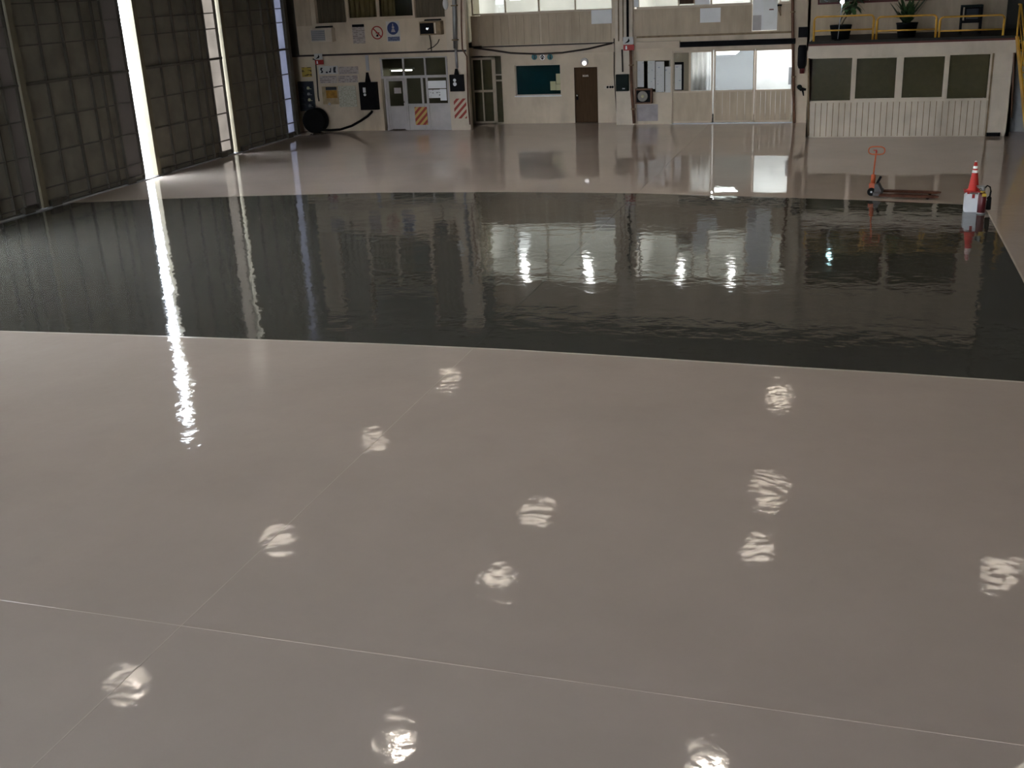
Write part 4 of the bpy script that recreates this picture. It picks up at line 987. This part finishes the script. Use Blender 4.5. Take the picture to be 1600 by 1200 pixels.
# yellow handrail: bays with rounded corners
YRL = YF + 0.18
def rail_bay(a, c, label):
    x0, x1 = on_y(a, 45, YRL)[0], on_y(c, 45, YRL)[0]
    zt_, zm = on_y((a + c) / 2, 25, YRL)[1], on_y((a + c) / 2, 47, YRL)[1]
    t = thing('handrail', label, 'handrail', (x0, YRL, zk - 0.03), 0, 'yellow handrail bays on the roof deck')
    zt_ -= zk - 0.03; zm -= zk - 0.03; w = x1 - x0; r = 0.03
    arc = lambda cx, s_: [(cx + s_ * 0.12 * math.cos(q), 0, zt_ - 0.12 + 0.12 * math.sin(q)) for q in [PI / 2 * k / 5 for k in range(6)]]
    L_ = [(-x + 0.24, y, z) for x, y, z in arc(0.12, 1)]
    L_ = [(0.12 - 0.12 * math.cos(q), 0, zt_ - 0.12 + 0.12 * math.sin(q)) for q in [PI / 2 * k / 5 for k in range(6)]]
    Rr = [(w - 0.12 + 0.12 * math.sin(q), 0, zt_ - 0.12 + 0.12 * math.cos(q)) for q in [PI / 2 * k / 5 for k in range(6)]]
    mk('top_rail', MB().tube(L_ + Rr, r, 10), YELLOW, t)
    mk('post', MB().cyl((0, 0, 0), (0, 0, zt_ - 0.11), r * 1.25, 12), YELLOW, t)
    mk('post', MB().cyl((w, 0, 0), (w, 0, zt_ - 0.11), r * 1.25, 12), YELLOW, t)
    mk('middle_rail', MB().cyl((0, 0, zm), (w, 0, zm), r * 0.9, 10), YELLOW, t)
    mk('base_flange', MB().lathe([(0.05, 0), (0.05, 0.02)], 14, (0, 0, 0)), YELLOW, t)
    mk('base_flange', MB().lathe([(0.05, 0), (0.05, 0.02)], 14, (w, 0, 0)), YELLOW, t)
rail_bay(1272, 1364.5, 'yellow tubular handrail bay in front of the leaning potted plant')
rail_bay(1370, 1462.5, 'yellow tubular handrail bay in front of the bushy potted plant')
rail_bay(1468, 1568, 'yellow tubular handrail bay in front of the dark cabinet on legs')

# yellow stair beside the office, running down towards the hall
sx0, sx1 = bx1 + 0.22, bx1 + 1.12
ytop, ybot, ztop_ = YF - 0.2, YF - 3.2, zk - 0.03
stt = thing('stair', 'yellow steel stair with handrails beside the projecting office', 'stair', (4.74, ybot, 0), 0.11)
nst = 15
run, rise = (ytop - ybot), ztop_
for q in (0.0, sx1 - sx0):
    b = MB(); y1_, z1_ = run, rise
    b._add([(q - 0.025, -0.05, 0), (q + 0.025, -0.05, 0), (q + 0.025, 0.25, 0), (q - 0.025, 0.25, 0), (q - 0.025, y1_ - 0.25, z1_), (q + 0.025, y1_ - 0.25, z1_), (q + 0.025, y1_ + 0.05, z1_), (q - 0.025, y1_ + 0.05, z1_)], [(0, 3, 2, 1), (4, 5, 6, 7), (0, 1, 5, 4), (1, 2, 6, 5), (2, 3, 7, 6), (3, 0, 4, 7)])
    mk('stringer', b, YELLOW, stt)
    mk('stair_rail', MB().tube([(q, -0.02, 0.95), (q, run - 0.2, rise + 0.95), (q, run + 0.1, rise + 0.95)], 0.03, 10), YELLOW, stt)
    mk('stair_rail', MB().tube([(q, -0.02, 0.5), (q, run - 0.2, rise + 0.5)], 0.022, 8), YELLOW, stt)
    for f in (0.0, 0.33, 0.66, 0.98):
        mk('post', MB().cyl((q, run * f, rise * f), (q, run * f, rise * f + 0.98), 0.03, 10), YELLOW, stt)
me = MB().box(0.03, sx1 - sx0 - 0.03, 0, 0.25, 0, 0.03).mesh('tread', YELLOW)
for k in range(1, nst): link('tread', me, stt, (0, run * k / nst - 0.05, rise * k / nst))

# ------------------------------------------------------------------ things on the deck
zdk = zk - 0.03
def at_deck(px, py):
    d_ = ray(px, py); t_ = (zdk - EYE) / d_.z
    return d_.x * t_, d_.y * t_
def leafmesh(b, base, direction, length, width, droop):
    d_ = Vector(direction).normalized(); side = d_.cross(Vector((0, 0, 1)));
    side = side.normalized() if side.length > 1e-3 else Vector((1, 0, 0))
    nrm = side.cross(d_)
    pts = []
    for k in range(5):
        f = k / 4; p = Vector(base) + d_ * length * f + Vector((0, 0, -droop * f * f))
        w_ = width * math.sin(PI * min(1, 0.12 + 0.86 * f)) * 0.5
        pts.append((p - side * w_, p + nrm * -0.006, p + side * w_))
    vs = [q for tri in pts for q in tri]; fs = []
    for k in range(4):
        a = 3 * k; fs += [(a, a + 1, a + 4, a + 3), (a + 1, a + 2, a + 5, a + 4)]
    b._add(vs, fs, True)
def plant(px, py, label, kind):
    x, y = at_deck(px, py); y = min(y, YD - 0.5)
    t = thing('potted_plant', label, 'plant', (on_y(px, py, 40.6)[0], 40.6, zdk))
    if kind == 0:
        mk('pot', MB().lathe([(0.26, 0), (0.31, 0.30), (0.33, 0.38), (0.33, 0.42), (0.29, 0.42), (0.28, 0.37)], 24), BLACK, t)
        mk('soil', MB().lathe([(0.285, 0.36), (0.28, 0.38)], 20), SOIL, t)
        a = [(0, 0, 0.37), (0.10, 0, 0.58), (0.24, 0.02, 0.78), (0.34, 0.02, 0.98), (0.38, 0, 1.12)]
        c = [(-0.08, 0.05, 0.37), (0.0, 0.05, 0.6), (0.14, 0.05, 0.85), (0.22, 0.05, 1.1)]
        mk('stem', MB().tube(a, 0.018, 8), STEM, t); mk('stem', MB().tube(c, 0.018, 8), STEM, t)
        for k in range(26):
            src = a if k % 2 else c
            f = random.uniform(0.66, 1.0); i_ = f * (len(src) - 1); i0 = min(int(i_), len(src) - 2)
            p = Vector(src[i0]).lerp(Vector(src[i0 + 1]), i_ - i0); an = random.uniform(0, 2 * PI)
            b = MB(); leafmesh(b, p, (math.cos(an), math.sin(an) * 0.7, random.uniform(-0.6, 0.5)), random.uniform(0.26, 0.40), random.uniform(0.12, 0.18), random.uniform(0.05, 0.22))
            mk('leaf', b, GREENLEAF, t)
    else:
        mk('pot', MB().lathe([(0.24, 0), (0.29, 0.34), (0.31, 0.40), (0.27, 0.40), (0.26, 0.36)], 24), BLACK, t)
        mk('soil', MB().lathe([(0.265, 0.35), (0.26, 0.37)], 20), SOIL, t)
        mk('stem', MB().tube([(0, 0, 0.36), (0.02, 0, 0.7)], 0.025, 8), STEM, t)
        for k in range(52):
            an = random.uniform(0, 2 * PI); up = random.uniform(0.5, 2.4)
            b = MB(); r0 = random.uniform(0, 0.14)
            leafmesh(b, (r0 * math.cos(an), r0 * math.sin(an), random.uniform(0.36, 0.62)), (math.cos(an), math.sin(an), up), random.uniform(0.4, 0.82) if up > 1.2 else random.uniform(0.25, 0.4), random.uniform(0.08, 0.15), 0.06)
            mk('leaf', b, GREENLEAF, t)
plant(1313, 57, 'leafy plant leaning out of a black pot on the roof deck', 0)
bpy.data.objects['potted_plant'].scale = (1.1, 1.1, 1.1)
plant(1416, 57, 'bushy upright plant in a black pot on the roof deck', 1)
bpy.data.objects['potted_plant.001'].scale = (1.15, 1.15, 1.15)
x = on_y(1309, 57, 40.0)[0]
t = thing('lamp_pole', 'slim pale pole with a cyan-white glowing bulb beside the leaning plant', 'lamp', (x, 40.0, zdk))
PH = on_y(1313, 3, 40.0)[1] - zdk
mk('pole', MB().tube([(0, 0, 0.02), (0.04, 0, PH * 0.5), (0.09, 0, PH - 0.05)], 0.014, 8), GALV, t)
mk('foot', MB().lathe([(0.12, 0), (0.10, 0.025), (0.02, 0.04)], 16), BLACK, t)
mk('bulb', MB().sphere((0.09, 0, PH), 0.065), SPOTE, t)
x0 = on_y(1502, 35, 41.0)[0]; x1 = on_y(1533, 35, 41.0)[0]
t = thing('cabinet_stand', 'dark steel stand holding a dark box at the end of the roof deck', 'stand', ((x0 + x1) / 2, 41.0, zdk))
w = (x1 - x0) / 2; h = on_y(1518, 8, 41.0)[1] - zdk
for a in (-w, w):
    for c in (0, 0.45): mk('leg', MB().box(a - 0.025, a + 0.025, c - 0.025, c + 0.025, 0, h if c else h), BLACK, t)
mk('shelf', MB().box(-w - 0.02, w + 0.02, -0.03, 0.48, h - 0.56, h - 0.49), BLACK, t)
mk('top_frame', MB().box(-w - 0.02, w + 0.02, -0.03, 0.48, h - 0.06, h), GREENBOX, t)
t = thing('monitor_box', 'dark boxy monitor resting on the shelf of the steel stand', 'monitor', ((x0 + x1) / 2 + 0.04, 41.2, zdk + h - 0.489))
mk('case', MB().box(-w + 0.06, w - 0.1, -0.12, 0.2, 0, 0.42), BLACK, t)
mk('front_panel', MB().box(-w + 0.1, w - 0.14, -0.135, -0.12, 0.05, 0.37), NAVY, t)
mk('badge', MB().box(-0.04, 0.06, -0.145, -0.135, 0.12, 0.18), CHROME, t)

# ------------------------------------------------------------------ things standing on the hall floor
# hand pallet truck
x, y = on_floor(1368, 308)
xe, ye = on_floor(1462, 311.5)
ang = math.atan2(ye - y, xe - x) + 0.02
pj = thing('pallet_truck', 'orange hand pallet truck parked at the far edge of the dark floor band', 'pallet truck', (x, y + 0.25, 0), ang)
def fork(yc):
    b = MB().box(0.12, 1.42, yc - 0.075, yc + 0.075, 0.065, 0.09).box(0.12, 1.42, yc - 0.075, yc - 0.068, 0.04, 0.07).box(0.12, 1.42, yc + 0.068, yc + 0.075, 0.04, 0.07)
    b.prism([(1.42, 0.09), (1.5, 0.075), (1.5, 0.06), (1.42, 0.04)], yc - 0.06, yc + 0.06)
    return b
for yc in (-0.29, 0.29):
    f = mk('fork', fork(yc), DKORANGE, pj)
    mk('roller', MB().cyl((1.25, yc - 0.05, 0.04), (1.25, yc + 0.05, 0.04), 0.04, 14), RUBBER, f)
mk('bulkhead', MB().prism([(-0.02, 0.05), (0.16, 0.05), (0.16, 0.12), (0.06, 0.30), (-0.02, 0.30)], -0.16, 0.16).box(-0.02, 0.14, -0.36, 0.36, 0.05, 0.12), mat('dull_grey_casting', (0.10, 0.095, 0.095), 0.7, var=0.2, spec=0.1), pj)
mk('pump_body', MB().box(-0.16, 0.0, -0.09, 0.09, 0.14, 0.30).lathe([(0.055, 0.3), (0.055, 0.50), (0.035, 0.52)], 14, (-0.08, 0, 0)), ORRED, pj)
mk('pump_cylinder', MB().cyl((0.02, 0, 0.3), (0.1, 0, 0.47), 0.03, 12), BLACK, pj)
for q in (-0.09, 0.09): mk('steering_wheel', MB().cyl((-0.09, q - 0.03, 0.1), (-0.09, q + 0.03, 0.1), 0.10, 20), RUBBER, pj)
mk('axle', MB().cyl((-0.09, -0.13, 0.1), (-0.09, 0.13, 0.1), 0.025, 12), GREYM, pj)
mk('tow_bar', MB().tube([(-0.08, 0, 0.5), (-0.07, 0, 0.75), (-0.05, 0, 1.08)], 0.02, 10), ORRED, pj)
hp = []
for k in range(29):
    a = 2 * PI * k / 28; cx = math.copysign(abs(math.cos(a)) ** 0.6, math.cos(a)) * 0.19; cz = math.copysign(abs(math.sin(a)) ** 0.7, math.sin(a)) * 0.095
    hp.append((-0.04 + cx, 0.0, 1.1 + cz))
mk('handle', MB().tube(hp, 0.015, 8, caps=False), ORRED, pj)
mk('control_lever', MB().tube([(-0.045, 0, 1.05), (-0.045, 0.0, 1.11), (-0.12, 0, 1.105)], [0.025, 0.022, 0.012], 8), RED, pj)

# white plastic can with the cone on it, and the extinguisher
x, y = on_floor(1518.5, 331.5)
cw, cd, chh = 0.175, 0.13, 0.41
can = thing('plastic_can', 'white plastic can on the corner of the dark floor band, under the cone', 'can', (x, y + cd, 0))
prof = [(-cw, 0.02), (-cw + 0.02, 0.0), (cw - 0.02, 0.0), (cw, 0.02), (cw, chh - 0.05), (cw - 0.05, chh), (-cw + 0.05, chh), (-cw, chh - 0.05)]
mk('body', MB().prism(prof, -cd, cd), PLASTW, can)
mk('groove', MB().box(-cw * 0.75, cw * 0.75, -cd - 0.006, -cd, 0.06, 0.075).box(-cw * 0.75, cw * 0.75, -cd - 0.006, -cd, 0.3, 0.315), PLASTW, can)
mk('cap', MB().lathe([(0.028, chh), (0.028, chh + 0.03), (0.02, chh + 0.034)], 14, (-cw + 0.07, -cd + 0.03, 0)), RED, can, label='red screw cap')
mk('cap', MB().lathe([(0.02, chh), (0.02, chh + 0.03)], 12, (cw - 0.06, -cd + 0.03, 0)), PLASTW, can)
mk('hanging_strip', MB().box(-0.028, 0.03, -cd - 0.018, -cd - 0.007, chh - 0.09, chh + 0.0), RED, can, label='red tag hanging over the front')
cone = thing('traffic_cone', 'red-orange traffic cone with two white bands standing on the white can', 'cone', (x, y + cd + 0.02, chh + 0.036))
mk('base', MB().slab([(-0.19, -0.15), (0.19, -0.15), (0.2, -0.14), (0.2, 0.14), (0.19, 0.15), (-0.19, 0.15), (-0.2, 0.14), (-0.2, -0.14)], 0, 0.035), RED, cone)
CH, RB, RT = 0.67, 0.125, 0.028
rad = lambda z: RB + (RT - RB) * (z / CH)
mk('shell', MB().lathe([(rad(0.035) + 0.03, 0.035), (rad(0.06), 0.06)] + [(rad(z), z) for z in (0.2, 0.35, 0.5, CH - 0.01)] + [(RT * 0.6, CH)], 28), ORANGE, cone)
for za, zb in ((0.425, 0.485), (0.52, 0.575)):
    mk('band', MB().lathe([(rad(za) + 0.003, za), (rad(za) + 0.005, za + 0.003), (rad(zb) + 0.005, zb - 0.003), (rad(zb) + 0.003, zb)], 28), BAND, cone, label='white reflective band')
mk('tip', MB().lathe([(RT * 0.9, CH - 0.02), (RT * 0.95, CH + 0.005), (RT * 0.5, CH + 0.02), (1e-4, CH + 0.022)], 16), BAND, cone, label='pale tip')

x, y = on_floor(1533, 335)
ex = thing('fire_extinguisher', 'dark red fire extinguisher with a black hose beside the white can', 'extinguisher', (x, y + 0.1, 0))
mk('cylinder', MB().lathe([(0.08, 0.0), (0.088, 0.02), (0.088, 0.40), (0.07, 0.46), (0.035, 0.49), (0.03, 0.51)], 24), DKRED, ex)
mk('foot_ring', MB().lathe([(0.09, 0.0), (0.093, 0.0), (0.093, 0.03), (0.09, 0.03)], 24, (0, 0, 0), 'z', False), GREYM, ex)
mk('tag', MB().box(-0.02, 0.07, -0.095, -0.089, 0.40, 0.47), YELS, ex, label='yellow inspection tag')
mk('collar', MB().lathe([(0.05, 0.47), (0.055, 0.49), (0.045, 0.51)], 16), YELS, ex)
mk('valve_head', MB().lathe([(0.035, 0.51), (0.045, 0.53), (0.045, 0.59), (0.03, 0.61)], 16), GREYM, ex)
mk('lever', MB().box(-0.14, 0.03, -0.02, 0.02, 0.61, 0.63).box(-0.12, 0.02, -0.018, 0.018, 0.575, 0.59), GREYM, ex)
mk('gauge', MB().lathe([(0.03, -0.045), (0.03, -0.06)], 14, (-0.06, 0, 0.55), 'y'), CHROME, ex)
mk('hose', MB().tube([(0.03, 0, 0.57), (0.08, 0, 0.63), (0.14, 0, 0.60), (0.165, 0, 0.5), (0.155, 0, 0.38)], 0.017, 10), RUBBER, ex)
mk('discharge_horn', MB().lathe([(0.05, 0.09), (0.055, 0.1), (0.05, 0.36), (0.025, 0.39)], 16, (0.145, 0.01, 0)), RUBBER, ex)
mk('clip', MB().box(0.08, 0.1, -0.02, 0.02, 0.3, 0.33), GREYM, ex)

# ------------------------------------------------------------------ high-bay lamps under the roof (mirrored in the floor, except an unseen near row added for light)
t = thing('high_bay_lamp', 'round high-bay lamp hanging under the dark roof', 'lamp', (0, 0, 0), 0, 'high-bay lamps under the roof')
mk('reflector', MB().lathe([(0.35, 0.0), (0.345, 0.08), (0.28, 0.32), (0.16, 0.47), (0.13, 0.47), (0.26, 0.31), (0.33, 0.08), (0.34, 0.0)], 24, (0, 0, 0), 'z', False), WHITE, t)
mk('lens', MB().lathe([(0.14, 0.37), (0.14, 0.38)], 24), LAMPE, t)
mk('gear_box', MB().cyl((0, 0, 0.46), (0, 0, 0.74), 0.15, 14), GREYM, t)
mk('hanger', MB().cyl((0, 0, 0.74), (0, 0, HALL - 9.0), 0.015, 8), BLACK, t)
lamps = [(-15, 17.2), (-15, 24), (-8.35, 16.9), (-8.3, 23.4), (-8.35, 27.2), (-2.15, 17.6), (-1.95, 26.2), (3.95, 18.5), (3.9, 26.2), (-2, 10), (-8.3, 10), (4, 10), (-14.6, 10)]  # last four are the unseen near row, added to light the floor
faint = [(-15.2, 31.2), (-15, 37.8), (-2.1, 30), (-2.3, 37.9)]
t.scale = (1.3, 1.3, 1.0)
DIME = emit('faint_lamp_glow', (1.0, 0.86, 0.72), LAMP_STRENGTH * 0.8)
t2 = dup(t, (faint[0][0], faint[0][1], 9.0), 'round high-bay lamp burning faintly under the roof near the far offices')
for c in t2.children:
    if c.name.startswith('lens'):
        c.data = c.data.copy(); c.data.materials[0] = DIME
for i, (x, y) in enumerate(lamps):
    if i == 0: t.location = (x, y, 9.0)
    else: dup(t, (x, y, 9.0), t['label'])
for x, y in faint[1:]: dup(t2, (x, y, 9.0), t2['label'])
